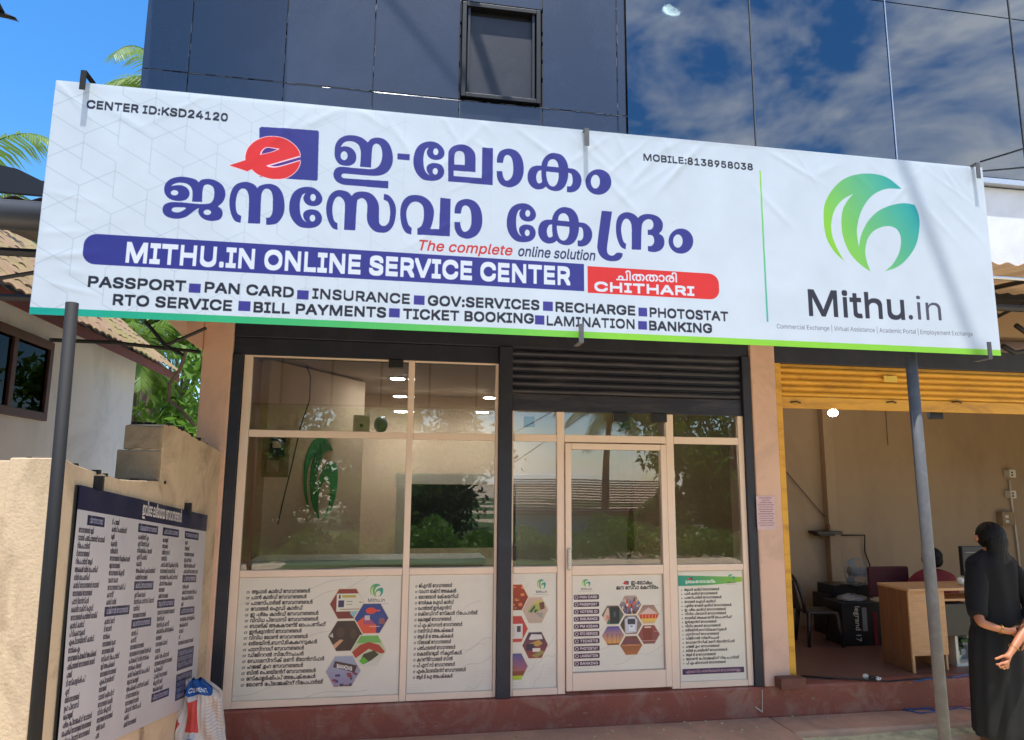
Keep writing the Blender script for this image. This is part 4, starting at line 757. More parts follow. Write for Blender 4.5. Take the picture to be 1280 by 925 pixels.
for i, (px, py) in enumerate(((497, 473), (500, 495), (501, 514), (612, 497), (603, 515))):
    p = atz(px, py, 3.09); s_ = .075
    zc = 3.09
    if p[1] > 9.2: p = at(px, py, 8.8); zc = p[2]
    L_ = thing('downlight', ['round white downlight on the ceiling, nearest of the left row', 'round white downlight, middle one of the left row of three', 'round white downlight, farthest of the left row of three', 'upper round downlight beside the dark centre post', 'lower round downlight beside the dark centre post'][i], 'lamp', (p[0], p[1], zc), 'round downlights inside the left shop')
    MB().tube([(p[0], p[1], zc+.007), (p[0], p[1], zc-.005)], s_+.012, 20).build('rim', 'cream', L_); MB().tube([(p[0], p[1], zc-.006), (p[0], p[1], zc-.009)], s_, 20).build('diffuser', 'lamp', L_)
def onw(px, py, off=.03): p = onwall(px, py); return (p[0]+nn[0]*off, p[1]+nn[1]*off, p[2])
w_ = MB().tube([onw(*q) for q in ((380, 458), (385, 470), (384, 500), (372, 535), (362, 580), (352, 620), (344, 655))], .006, 6).build('hanging_wire', 'black', None); tag(w_, 'thin black wire hanging down the inner wall left of the green logo', 'wire')
p = at(345, 563, 6.7); u_ = thing('switchboard', 'small black and white switchboard with meters on the inner wall by the left frame', 'switchboard', tuple(p)); 
box('back_plate', 'cement', p[0]-.11, p[0]+.12, 6.66, 6.70, p[2]-.24, p[2]+.13, u_); box('meter', 'plasticblack', p[0]-.04, p[0]+.09, 6.60, 6.658, p[2]-.06, p[2]+.10, u_); box('meter_cover', 'cream', p[0]-.015, p[0]+.06, 6.585, 6.598, p[2]+.02, p[2]+.08, u_); box('fuse_box', 'inwall2', p[0]-.06, p[0]+.05, 6.6, 6.658, p[2]-.2, p[2]-.09, u_)
p = at(452, 530, 7.6); u_ = thing('wall_box', 'white box with a black round hole beside a dome, high on the inner wall', 'box', tuple(p)); box('case', 'cream', p[0]-.085, p[0]+.085, 7.55, 7.66, p[2]-.09, p[2]+.09, u_)
MB().tube([(p[0], 7.548, p[2]-.02), (p[0], 7.543, p[2]-.02)], .018, 12).build('lens', 'black', u_); MB().loft(dome((p[0]+.2, 7.6, p[2]), (.075, .075, .09), 8, 16)).build('dome', 'plasticgrey', u_, True)
p = at(340, 700, 6.3)
cn = thing('service_counter', 'pale counter running low behind the left window glass', 'counter', (0, 6.4, .3)); box('top', 'cream', -1.08, .86, 6.15, 6.6, 1.29, 1.33, cn); box('front', 'inwall', -1.05, .84, 6.2, 6.23, .3, 1.288, cn)
box('top', 'cream', 2.46, 3.1, 6.9, 7.3, 1.2, 1.24, cn) if 0 else None
# ---------------------------------------------------------------- right shop interior
p = at(1041, 516, 6.8); bb = thing('ceiling_bulb', 'small lit white bulb under the ceiling of the right shop', 'lamp', (p[0], 6.8, p[2])); MB().loft(dome((p[0], 6.8, p[2]), (.05, .05, .038), 8, 16)).build('bulb', 'lamp', bb, True); MB().tube([(p[0], 6.8, p[2]+.03), (p[0], 6.8, 3.1)], .012, 8).build('flex', 'cream', bb)
def chair_at(x, y, rz):
    t = thing('plastic_chair', 'dark brown plastic armless chair with a looped back, beside the yellow jamb', 'chair', (x, y, .3)); R = Matrix.Rotation(rz, 4, 'Z'); T_ = Matrix.Translation((x, y, .3))
    def W(p): return tuple(T_@(R@(Vector(p)*.8)))
    seat = [[W((sx*.2*(1-.06*k), sy*.2, .44-.012*(1-max(abs(sx), abs(sy)))+z)) for sx, sy in ((-1, -1), (0, -1.03), (1, -1), (1.03, 0), (1, 1), (0, 1.02), (-1, 1), (-1.03, 0))] for k, z in ((0, -.04), (0, 0))]
    MB().loft(seat).build('seat', 'plasticbrown', t, bevel=.01)
    for sx in (-1, 1):
        for sy in (-1, 1): MB().tube([W((sx*.18, sy*.18, .42)), W((sx*.22, sy*.22, 0))], [.026, .017], 8).build('leg', 'plasticbrown', t, True)
    loop = [W((.19*math.cos(a), .19+.10*max(0, math.sin(a))*.9+.04, .42+.46*max(0, math.sin(a))**.75)) for a in [math.pi*i/14 for i in range(15)]]
    MB().tube(loop, .019, 8).build('back_loop', 'plasticbrown', t, True)
    MB().loft([[W((sx*.07, .24+.08*k, .44+.38*k)), W((sx*.07+.001, .255+.08*k, .44+.38*k))][0:2]+[W((-sx*.07, .255+.08*k, .44+.38*k)), W((-sx*.07, .24+.08*k, .44+.38*k))] for sx in (1,) for k in (0, .5, 1)]).build('back_slat', 'plasticbrown', t)
    return t
q = at(1025, 770, 7.1); chair_at(q[0], 7.15, math.radians(80))
cb_ = thing('equipment_box', 'dark cabinet standing behind the carton with white lettering', 'cabinet', (5.0, 7.5, .3)); CY = 7.45
def X_(px, y, Y): return at(px, y, Y)[0]
def Z_(y, px, Y): return at(px, y, Y)[2]
box('case', 'plasticblack', X_(1037, 780, CY), X_(1066, 780, CY), CY, CY+.3, .302, Z_(744, 1040, CY), cb_); box('top_box', 'dark', X_(1040, 740, CY), X_(1090, 740, CY), CY-.02, CY+.28, Z_(748, 1060, CY)+.001, Z_(731, 1060, CY), cb_); box('side_case', 'plasticblack', X_(1067, 780, CY), X_(1092, 780, CY), CY+.02, CY+.3, .302, Z_(749, 1060, CY), cb_)
bx = thing('carton_box', 'black carton with white lettering running upwards and a red stripe', 'box', (5.2, 7.0, .3)); X0 = X_(1053, 790, 7.0); X1 = X_(1101, 790, 7.0); ZC = Z_(753, 1075, 7.0)
box('carton', 'dark', X0, X1, 6.98, 7.3, .302, ZC, bx)
MB().box(X0+(X1-X0)*.78, X0+(X1-X0)*.88, 6.972, 6.978, .31, ZC-.1).build('red_stripe', 'maroon', bx); MB().box(X0+(X1-X0)*.5, X0+(X1-X0)*.62, 6.972, 6.978, .45, ZC-.05).build('grey_print', 'plasticgrey', bx)
tcu = bpy.data.curves.new('box_lettering', 'FONT'); tcu.body = 'legrand 17'; tcu.size = .085; tcu.extrude = .002; to = bpy.data.objects.new('box_lettering', tcu); C.objects.link(to); bpy.context.view_layer.update()
me = bpy.data.meshes.new_from_object(to.evaluated_get(bpy.context.evaluated_depsgraph_get())); bpy.data.objects.remove(to); tob = bpy.data.objects.new('box_lettering', me); C.objects.link(tob); me.materials.append(M['cream']); tob['kind'] = 'stuff'
tob.parent = bx; tob.matrix_parent_inverse = bx.matrix_basis.inverted(); tob.matrix_basis = Matrix.Translation((X0+.14, 6.972, ZC-.03))@Matrix.Rotation(math.pi/2, 4, 'X')@Matrix.Rotation(-math.pi/2, 4, 'Z')
pb = thing('plastic_bag', 'crumpled grey plastic bag lying on the black carton', 'bag', ((X0+X1)/2, 7.1, ZC)); rb = random.Random(2)
R_ = dome(((X0+X1)/2, 7.13, ZC+.02), (.16, .12, .04), 8, 20); R_ = [[(x+rb.uniform(-.02, .02), y+rb.uniform(-.02, .02), max(z+rb.uniform(-.012, .012), ZC+.003)) for x, y, z in r] for r in R_]; MB().loft(R_).build('bag', 'plasticgrey', pb, True)
x0 = 0; fx = X_(1071, 718, 7.35); fz = Z_(715, 1071, 7.35); ft = Z_(731, 1060, CY)
# pedestal fan head standing on the cabinet
fn = thing('table_fan', 'grey table fan with a round wire guard standing on the dark cabinet', 'fan', (fx, 7.4, ft))
for k in range(14):
    a = math.pi*k/14; MB().tube([(fx+.15*math.cos(q)*math.cos(a), 7.35-.06*abs(math.sin(q)), fz+.15*math.cos(q)*math.sin(a)) for q in [math.pi*i/8-math.pi/2+math.pi/2 for i in range(9)]], .0025, 4).build('guard_wire', 'plasticgrey', fn) if k < 14 else None
MB().tube([(fx+.15*math.cos(k*math.pi/12), 7.35, fz+.15*math.sin(k*math.pi/12)) for k in range(25)], .006, 6).build('guard_ring', 'plasticgrey', fn, True)
for k in range(3):
    a = k*2.094; MB().prism([(fx+.02*math.cos(a), 7.37, fz+.02*math.sin(a)), (fx+.15*math.cos(a-.5), 7.38, fz+.15*math.sin(a-.5)), (fx+.15*math.cos(a+.35), 7.36, fz+.15*math.sin(a+.35))], (0, .003, 0)).build('blade', 'plasticgrey', fn)
MB().tube([(fx, 7.36, fz), (fx, 7.46, fz)], .05, 14).build('motor', 'plasticgrey', fn, True); MB().tube([(fx, 7.42, fz), (fx, 7.5, ft+.02)], .02, 8).build('stand', 'plasticgrey', fn, True); MB().tube([(fx, 7.5, ft+.002), (fx, 7.5, ft+.02)], .1, 16).build('foot', 'plasticgrey', fn, True)
# corner shelf and wires
p = at(1031, 664, 7.9); sh = thing('wall_shelf', 'small dark shelf high on the wall above the plastic chair', 'shelf', (p[0], 7.9, p[2])); box('board', 'plasticbrown', p[0]-.16, p[0]+.17, 7.8, 7.995, p[2]-.03, p[2]+.005, sh); box('bracket', 'plasticbrown', p[0]-.1, p[0]+.1, 7.85, 7.99, p[2]-.055, p[2]-.032, sh); MB().tube([(p[0]+.04, 7.88, p[2]+.006), (p[0]+.04, 7.88, p[2]+.08)], .02, 8).build('ornament', 'brick', sh)
def wire(pts, label, r=.006, m='black', Y=7.97): o = MB().tube([tuple(at(x, y, Y)) for x, y in pts], r, 5).build('wall_wire', m, None, True); return tag(o, label, 'wire')
wire([(976, 582), (1000, 610), (1022, 636), (1048, 663), (1050, 690), (1044, 720), (1034, 745), (1026, 768)], 'long thin wire slanting down the wall to the shelf and chair', .006, 'brownwood')
wire([(1052, 669), (1081, 669), (1081, 690), (1087, 705), (1090, 730)], 'black wire dropping from a wall bracket to the fan', .009)
wire([(1107, 514), (1109, 545), (1110, 556)], 'short black wire hanging from the shutter of the right shop', .004)
wire([(1262, 600), (1265, 630), (1272, 680), (1276, 720)], 'cream wiring pipe running down the wall behind the woman', .012, 'cream')
for i, (px, py, w2, h2, m, lb) in enumerate(((1262, 592, .09, .10, 'cream', 'open cream junction box at the top of the wiring pipe'), (1263, 618, .085, .1, 'cream', 'cream switch box in the middle of the wiring pipe'), (1257, 648, .18, .17, 'cement', 'brown wooden switchboard just above the woman\'s head'))):
    p = at(px, py, 7.95); t = thing('switch_box', lb, 'switch box', (p[0], 7.95, p[2])); box('case', m, p[0]-w2/2, p[0]+w2/2, 7.9, 7.995, p[2]-h2/2, p[2]+h2/2, t, .006)
    for k in range(2): box('switch', 'cream' if m != 'cream' else 'dark', p[0]-w2*.3, p[0]-w2*.05, 7.893, 7.899, p[2]-h2*.3+k*h2*.35, p[2]-h2*.1+k*h2*.35, t, 0)
p = at(1160, 518, 6.0); o = box('bracket', 'black', p[0]-.06, p[0]+.08, 5.9, 5.95, p[2]-.05, p[2]+.05); tag(o, 'small dark metal bracket under the yellow shutter beside the post', 'bracket')
# desk
DY = 5.95; X0 = at(1134, 737, DY)[0]+.005; X1 = at(1192, 737, DY)[0]+.14; zt2 = 1.03
dk = thing('office_desk', 'light brown wooden desk with a darker ribbed side panel in the right shop', 'desk', (5, 6.2, .3)); DE = 6.36
rib = []
for k in range(6): y0 = DY+.02+k*(DE-DY-.02)/6; box('side_board', 'wooddark', X0+.002*(k % 2), X0+.02, y0+.001, y0+(DE-DY-.02)/6-.001, .302, zt2-.02, dk, .002)
box('edge_strip', 'wood', X0-.002, X0+.022, DY, DY+.018, .302, zt2-.02, dk, .001)
box('front_panel', 'wood', X0+.024, X0+.40, DY+.03, DY+.05, .44, zt2-.02, dk, .002); box('desk_top', 'wood', X0-.005, X0+1.3, DY-.01, DE, zt2-.018, zt2+.006, dk, .003)
box('leg', 'wood', X0+.385, X0+.405, DY+.052, DE, .302, zt2-.02, dk, .002); box('keyboard_shelf', 'wood', X0+.41, X0+1.2, DY+.1, DE, zt2-.13, zt2-.11, dk, .002); box('leg', 'wood', X0+1.25, X0+1.27, DY, DE, .302, zt2-.02, dk, .002); box('drawer', 'dark', X0+.41, X0+.75, DY+.12, DE, zt2-.45, zt2-.16, dk, .004)
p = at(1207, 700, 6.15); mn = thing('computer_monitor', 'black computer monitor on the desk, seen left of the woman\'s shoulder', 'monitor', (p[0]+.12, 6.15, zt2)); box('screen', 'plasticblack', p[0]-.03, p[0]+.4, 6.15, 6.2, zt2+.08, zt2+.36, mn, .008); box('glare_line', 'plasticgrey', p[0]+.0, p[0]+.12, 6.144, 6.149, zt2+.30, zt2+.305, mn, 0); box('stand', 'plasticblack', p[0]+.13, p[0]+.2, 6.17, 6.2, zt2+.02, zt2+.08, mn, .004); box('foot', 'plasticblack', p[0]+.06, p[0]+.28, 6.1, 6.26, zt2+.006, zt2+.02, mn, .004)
p = at(1203, 716, 6.05); o = MB().loft(dome((p[0], 6.08, zt2+.045), (.035, .035, .04), 8, 12)).build('crumpled_paper', 'cream', None, True); tag(o, 'small white crumpled paper on the desk by the monitor', 'paper')
# open computer case by the desk foot
p = at(1190, 815, 6.12); pc = thing('open_computer_case', 'open white computer case full of parts standing under the desk', 'computer', (p[0]+.2, 6.1, .3)); rb = random.Random(9); xx = at(1194, 825, 6.12)[0]
for (a, b, c_, d_) in ((0, .36, .3, .325), (0, .36, .63, .655), (0, .03, .325, .63), (.33, .36, .325, .63)): box('case_frame', 'cream', xx+a, xx+b, 6.1, 6.28, c_, d_, pc, .003)
box('back_plate', 'plasticgrey', xx+.03, xx+.33, 6.26, 6.28, .325, .63, pc, 0)
for k in range(9): a = xx+.05+rb.random()*.22; c_ = .34+rb.random()*.22; box('component', rb.choice(['cream', 'plasticblack', 'plasticgrey', 'leaf2']), a, a+rb.uniform(.03, .08), 6.16+rb.random()*.04, 6.25, c_, c_+rb.uniform(.02, .07), pc, .002)
# cables and bits on the floor and step
def cable(pts, z, label, m='water', r=.006):
    o = MB().tube([tuple(atz(x, y, z)[:2])+(z+r+.002*math.sin(i*2.1)**2,) for i, (x, y) in enumerate(pts)], r, 6).build('cable', m, None, True); return tag(o, label, 'cable')
cable([(1143, 853), (1160, 850), (1180, 849), (1200, 846), (1215, 844)], .302, 'blue cable lying on the shop floor in front of the desk')
cable([(1118, 884), (1135, 888), (1160, 886), (1178, 889), (1200, 885), (1216, 888)], .052, 'blue cable in loose loops on the red step, upper strand', 'water', .005)
cable([(1124, 881), (1150, 884), (1170, 890), (1150, 892), (1130, 888), (1156, 880), (1190, 882), (1210, 881)], .053, 'blue cable in loose loops on the red step, tangled strand', 'water', .005)
cable([(1000, 846), (1040, 849), (1080, 851), (1110, 853), (1145, 850), (1190, 848)], .302, 'black cable along the shop floor edge', 'black', .008)
for i, (px, py) in enumerate(((1082, 849), (1090, 851), (1098, 852))):
    p = atz(px, py, .302); o = MB().loft(dome((p[0], p[1], .325), (.03, .022, .022), 6, 10)).build('plug', ['cream', 'plasticblack', 'chrome'][i], None, True); tag(o, ['white round plug on the shop floor edge', 'black plug between two pale plugs on the shop floor edge', 'shiny metal plug rightmost on the shop floor edge'][i], 'plug')
p = at(960, 850, YF-.1); br = thing('laterite_block', 'brown block at the foot of the beige pillar by the yellow jamb', 'block', (3.36, 5.75, .3)); box('block', 'brick', 3.26, 3.49, YF-.14, YF-.032, .298, .385, br, .008)
a, b = atz(447, 922, .055), atz(616, 913, .055); rd = MB().tube([(a[0], a[1], .062), (b[0], b[1], .062)], .008, 8).build('thin_rod', 'rod', None, True); tag(rd, 'thin white rod lying on the red step below the posters', 'rod')
no = thing('pink_notice', 'small pink printed notice pasted on the beige pillar left of the yellow jamb', 'notice', (3.3, YF-.033, 1.8)); q0, q1 = at(945, 620, YF-.034), at(970, 662, YF-.034)
poster('notice', q0[0], q1[0], q1[2], q0[2], None, YF-.036, no)
# ---------------------------------------------------------------- compound wall, wall poster, pier, sack
hd = np.array([.10597719, .99436856, 0.]); nW = np.array([hd[1], -hd[0], 0.]); A0 = np.array([-1.268, 5.78, 2.192])
def wp(px, py, off=0.): d = ray(px, py); t = np.dot(A0-EYE, nW)/np.dot(d, nW); return EYE+d*t+nW*off
def wt(t, z, off=0.): p = A0+hd*t+nW*off; return (p[0], p[1], z)
cw = thing('compound_wall', 'ochre plastered compound wall with broken stepped top, behind the printed board', 'wall', (-1.5, 4.6, 0)); tw = lambda px, py: (float(np.dot(wp(px, py)-A0, hd)), float(wp(px, py)[2]))
rw = random.Random(8)
hi = [tw(277, 565), tw(262, 557), tw(245, 547), tw(230, 538), tw(217, 531), tw(206, 530)]
lo = [tw(206, 603), tw(185, 600), tw(165, 601), tw(150, 599), tw(132, 593), tw(112, 587), tw(95, 580), tw(80, 574), tw(70, 571)]
MB().prism([wt(hi[0][0], 0)]+[wt(t, z+rw.uniform(-.006, .006)) for t, z in hi]+[wt(hi[-1][0], 0)], tuple(-nW*.2)).build('high_wall', 'ochre', cw, bevel=.004)
MB().prism([wt(lo[0][0]-.002, 0)]+[wt(t-.002, z+rw.uniform(-.008, .008)) for t, z in lo]+[wt(lo[-1][0], 0)], tuple(-nW*.2)).build('low_wall', 'ochre', cw, bevel=.004)
te = hi[-1][0]; 
for nm, ya, yb, xa in (('end_block', 531, 562, 155), ('end_block', 563, 601, 147)):
    c0 = wp(206, ya); c1 = wp(206, yb); e = at(xa, (ya+yb)/2, c0[1]); dpt = abs(c0[0]-e[0])
    mb = MB(); n = 5
    top = [wt(te-.014, c0[2]+rw.uniform(-.012, .004), -.004-dpt*k/n) for k in range(n+1)]; bot = [wt(te-.014, c1[2]+rw.uniform(-.004, .01), -.004-dpt*k/n) for k in range(n, -1, -1)]
    mb.prism(top+bot, tuple(hd*.35-nW*.0)).build(nm, 'cement', cw, bevel=.008)
cr_ = MB()
for k in range(60): t = te+rw.random()*.9; z = np.interp(t, [h_[0] for h_ in hi[::-1]], [h_[1] for h_ in hi[::-1]]); q = wt(t, z, -.2*rw.random()); s_ = rw.uniform(.006, .02); cr_.box(q[0]-s_, q[0]+s_, q[1]-s_, q[1]+s_, z-.01, z+s_*.8)
for k in range(60): t = lo[-1][0]+rw.random()*(lo[0][0]-lo[-1][0]); z = np.interp(t, [h_[0] for h_ in lo[::-1]], [h_[1] for h_ in lo[::-1]]); q = wt(t, z, -.2*rw.random()); s_ = rw.uniform(.006, .018); cr_.box(q[0]-s_, q[0]+s_, q[1]-s_, q[1]+s_, z-.01, z+s_*.7)
o = cr_.build('crumbled_edge', 'moss', cw); o['kind'] = 'stuff'
pr_ = thing('wall_pier', 'pale plastered pier left of the black post at the photo edge', 'wall', (-1.8, 3.65, 0)); e0 = at(57, 700, 3.6); zt3 = at(20, 574, 3.6)[2]; zb3 = at(10, 903, 3.6)[2]
MB().prism([(-3.2, 3.6, zb3), (e0[0]-.01, 3.6, zb3-.02), (e0[0]-.004, 3.6, zb3+.5), (e0[0], 3.6, zt3-.015), (e0[0]-.1, 3.6, zt3+.004), (e0[0]-.2, 3.6, zt3-.006), (-3.2, 3.6, zt3+.0)], (0, .2, 0)).build('pier_face', 'ochre', pr_, bevel=.004)
MB().box(-3.2, e0[0]-.02, 3.615, 3.80, 0, zb3-.005).build('pier_base', 'ochre', pr_, bevel=.01)
# printed board on the wall
c4 = [wp(93, 606, .02), wp(254.6, 644, .02), wp(240, 878, .02), wp(62, 960, .02)]
wb = thing('wall_poster', 'large printed service list with navy heading hung on the ochre wall', 'poster', tuple(c4[2]))
mW = printed('wall_poster_sheet', IM['wall'], .3)
def wfn(u, v):
    p = c4[3]*(1-u)*(1-v)+c4[2]*u*(1-v)+c4[0]*(1-u)*v+c4[1]*u*v; d = .004*math.sin(u*11+v*3)*math.sin(v*6+1)+.003*math.sin(u*40)*max(0, v-.9)*8; return p+nW*(d+.004)
MB().grid(wfn, 60, 40).build('sheet', mW, wb, True)
MB().prism([tuple(p-nW*.006) for p in c4], tuple(-nW*.008)).build('backing', 'blackpole', wb)
for px, py in ((118, 606), (231, 637)): q = wp(px, py, .012); MB().box(q[0]-.015, q[0]+.03, q[1]-.012, q[1]+.012, q[2]-.03, q[2]+.045).build('hook', 'black', wb)
# cement sack
sk = thing('cement_sack', 'crumpled white woven cement sack with blue and red print between wall and plinth', 'sack', (-1.12, 5.35, .05)); mS = printed('sack_weave', IM['sack'], .6); YS = 5.35; rs = random.Random(21)
prof = [(849, 236, 256), (858, 232, 268), (866, 228, 277), (874, 226, 279), (886, 224, 278), (900, 219, 279), (914, 214, 281), (925, 211, 282), (945, 208, 283), (975, 208, 283)]
def sfn(u, v):
    k = (1-v)*(len(prof)-1); i = min(int(k), len(prof)-2); f_ = k-i; y = prof[i][0]*(1-f_)+prof[i+1][0]*f_; xa = prof[i][1]*(1-f_)+prof[i+1][1]*f_; xb = prof[i][2]*(1-f_)+prof[i+1][2]*f_
    a = at(xa, y, YS); b = at(xb, y, YS); th = u*2*math.pi; cx, hw = (a[0]+b[0])/2, (b[0]-a[0])/2; dep = .5*hw*(1-v)**.4+.02
    th2 = th; x = cx+hw*math.cos(math.pi+th2); yy = YS-dep*math.sin(th2)*1.2; cr2 = .012*math.sin(9*th+11*v)+.01*math.sin(17*v+5*th)+.006*math.sin(31*th+13*v)
    return (x+cr2*.5*math.cos(th), yy+cr2, max(a[2]+.006*math.sin(7*th+3), .052))
mb = MB().grid(sfn, 96, 60); o = mb.build('sack_body', mS, sk, True)
ul = o.data.uv_layers[0].data; 
for d_ in ul: d_.uv = ((d_.uv[0]*2) if d_.uv[0] <= .5 else 1-(d_.uv[0]-.5)*2, d_.uv[1])
# ---------------------------------------------------------------- neighbour's house
H = thing('neighbour_house', 'whitewashed house with mossy tiled roof and brown window beyond the left wall', 'house', (-5, 8, 0)); XH = -3.6; ye = atx(163, 540, XH)[1]
box('wall', 'whitewall', -8, XH, 3.5, ye, 0, 3.95, H, .01)
wy0, wy1 = atx(0, 405, XH)[1]-.9, atx(65, 428, XH)[1]; wz0, wz1 = 2.57, 3.41
wf = MB(); f = .085
for a, b, c_, d_ in ((wy0, wy1, wz1-f, wz1), (wy0, wy1, wz0, wz0+f), (wy1-f, wy1, wz0+f, wz1-f), (wy0, wy0+f, wz0+f, wz1-f), ((wy0+wy1)/2+.15, (wy0+wy1)/2+.15+f, wz0+f, wz1-f)): wf.box(XH-.02, XH+.035, a, b, c_, d_)
o = wf.build('window', 'brownwood', H, bevel=.006); g2 = box('window_glass', 'winglass', XH+.002, XH+.008, wy0+f, wy1-f, wz0+f, wz1-f, None, 0); g2.parent = o
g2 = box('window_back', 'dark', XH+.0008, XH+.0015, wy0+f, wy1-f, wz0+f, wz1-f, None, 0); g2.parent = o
XE, ZE, YE = -3.2, atx(100, 420, -3.2)[2], atx(225, 462, -3.2)[1]; slope = .85
MB().prism([(XE, 3.2, ZE-.0), (XE, 3.2, ZE+.11), (XE-.02, 3.2, ZE+.11), (XE-.02, 3.2, ZE-.0)], (0, YE-3.2, 0)).build('fascia', 'redwood', H)
MB().prism([(XE-.03, 3.2, ZE+.03), (-5.8, 3.2, ZE+.03+slope*2.57), (-5.8, 3.2, ZE+.06+slope*2.57), (XE-.03, 3.2, ZE+.06)], (0, YE-3.2, 0)).build('eave_soffit', 'whitewall', H)
tl = MB(); nx, ny = 13, 46; y0 = 3.2; rt = random.Random(3)
for i in range(nx):
    for j in range(ny):
        xa = XE+.05-i*.2; za = ZE+.12+i*.2*slope; ya = y0+j*(YE-y0)/ny; wd = (YE-y0)/ny; rz = rt.uniform(-.008, .01)
        pts = [(xa, ya+wd*k/4, za+rz+.022*math.sin(math.pi*k/4)) for k in range(5)]; pts2 = [(xa-.24, p[1], p[2]+.24*slope-.012) for p in pts]; b = len(tl.v); tl.v += pts+pts2+[(p[0], p[1], p[2]-.02) for p in pts]
        for k in range(4): tl.f.append((b+k, b+k+1, b+6+k, b+5+k)); tl.f.append((b+10+k, b+11+k, b+1+k, b+k))
o = tl.build('roof_tiles', 'tile', H); o['kind'] = 'stuff'
# ---------------------------------------------------------------- trees and palms
def palm(x, y, h, label, n=18, R=2.6, seed=1, lean=(.3, .2), group=None, fr=None, dens=42):
    r = random.Random(seed); t = thing('coconut_palm', label, 'palm', (x, y, 0), group); top = Vector((x+lean[0], y+lean[1], h))
    MB().tube([(x+lean[0]*(k/8)**1.5, y+lean[1]*(k/8)**1.5, h*k/8) for k in range(9)], [.17-.07*k/8 for k in range(9)], 10).build('trunk', 'bark', t, True)
    for i in range(n):
        if fr: az, el, L_ = fr[i]
        else: az = i*2.399+r.uniform(-.2, .2); el = r.uniform(-.25, 1.15); L_ = R*r.uniform(.85, 1.1)
        d = Vector((math.cos(az)*math.cos(el), math.sin(az)*math.cos(el), math.sin(el))); pts = [top.copy()]; v = d.copy(); seg = 14
        for k in range(seg): pts.append(pts[-1]+v*L_/seg); v = (v+Vector((0, 0, -.085-.01*k))).normalized()
        mb = MB(); mb.tube(pts, [.028-.022*k/seg for k in range(seg+1)], 5)
        for k in range(dens):
            f_ = .12+.88*k/dens; q = f_*seg; a = int(min(q, seg-1)); p_ = pts[a].lerp(pts[a+1], q-a); tg = (pts[a+1]-pts[a]).normalized(); sd = tg.cross(Vector((0, 0, 1))).normalized(); ln = .62*math.sin(math.pi*min(f_*.9+.08, 1))**.6*R/2.6
            for s_ in (-1, 1):
                dr = (sd*s_*.8+tg*.55+Vector((0, 0, -.35+r.uniform(-.15, .15)))).normalized(); e1 = p_+dr*ln*.55+Vector((0, 0, -.03)); e2 = p_+dr*ln+Vector((0, 0, -.17*ln/.6-r.uniform(0, .06))); wv = tg*.018
                b = len(mb.v); mb.v += [tuple(p_-wv), tuple(p_+wv), tuple(e1+wv*1.1), tuple(e1-wv*1.1), tuple(e2)]; mb.f += [(b, b+1, b+2, b+3), (b+3, b+2, b+4)]
        me = bpy.data.meshes.new('frond'); me.from_pydata(mb.v, [], mb.f); me.materials.append(M['palm']); me.materials.append(M['rib'])
        o = bpy.data.objects.new('frond', me); C.objects.link(o); o.parent = t; o.matrix_parent_inverse = t.matrix_basis.inverted()
    return t
def tree(x, y, h, r0, label, seed, n=7000, m='leaf', zb=.35, group=None, ls=.09):
    r = np.random.default_rng(seed); t = thing('leafy_tree', label, 'tree', (x, y, 0), group); rr = random.Random(seed)
    mb = MB(); mb.tube([(x+.1*math.sin(k), y+.1*math.cos(k*1.3), h*.6*k/6) for k in range(7)], [.16*(1-k/9) for k in range(7)], 8); cl = []
    for k in range(26):
        a = rr.uniform(0, 6.28); e = rr.uniform(zb, 1.0); rad = r0*math.sin(math.pi*min(max((e-zb*.8)/(1.12-zb*.8), .12), .95))*rr.uniform(.35, 1.); c_ = (x+rad*math.cos(a), y+rad*math.sin(a), h*e); cl.append(c_)
        mb.tube([(x, y, h*min(e*.55, .58)), ((x+c_[0])/2, (y+c_[1])/2, h*(e*.55+e)/2), c_], [.05, .03, .012], 5)
    mb.build('trunk', 'bark', t, True); cl = np.array(cl); k = r.integers(0, len(cl), n); P = cl[k]+r.normal(0, 1, (n, 3))*np.array([.32, .32, .26])*r0*.45
    a = r.normal(0, 1, (n, 3)); a /= np.linalg.norm(a, axis=1)[:, None]; b = np.cross(a, r.normal(0, 1, (n, 3))); b /= np.linalg.norm(b, axis=1)[:, None]; s_ = r.uniform(.6, 1.2, (n, 1))*ls
    V = np.stack([P-a*s_, P-b*s_*.45, P+a*s_*1.2, P+b*s_*.45], 1).reshape(-1, 3); F_ = np.arange(n*4).reshape(-1, 4)
    me = bpy.data.meshes.new('crown'); me.from_pydata(V.tolist(), [], F_.tolist()); me.materials.append(M[m]); o = bpy.data.objects.new('crown', me); C.objects.link(o); o.parent = t; o.matrix_parent_inverse = t.matrix_basis.inverted()
    return t
tree(-4.6, 16.5, 6.2, 2.3, 'bright green leafy tree seen in the gap between the white house and the beige pillar', 5, 9000, 'leaf', .25, None, .13)
tree(-2.6, 13.2, 4.6, 1.5, 'deep green leafy bush just behind the broken wall top', 15, 6000, 'leaf', .25, None, .10)
q = at(200, 80, 16); palm(q[0]+.35, 16, q[2]-.5, 'coconut palm whose yellow green frond shows above the left end of the banner', 12, 2.6, 3, (0, 0), None, [(math.radians(178), .25, 2.5), (math.radians(200), .1, 2.4), (math.radians(160), .6, 2.2), (math.radians(150), -.1, 2.3), (math.radians(20), .3, 2.4), (math.radians(60), .5, 2.4), (math.radians(100), .4, 2.4), (math.radians(250), .5, 2.2), (math.radians(300), .3, 2.4), (math.radians(340), .8, 2.4), (math.radians(215), -.3, 2.2), (math.radians(130), .2, 2.4)])
q = at(-75, 235, 13); palm(q[0], 13, q[2], 'coconut palm at the left edge, its frond tips against the blue sky', 14, 2.5, 8, (.1, 0))
q = at(120, 395, 17); palm(q[0], 17, q[2]+.1, 'short coconut palm behind the tiled roof, fronds showing below the banner', 16, 2.6, 12, (.1, .1))
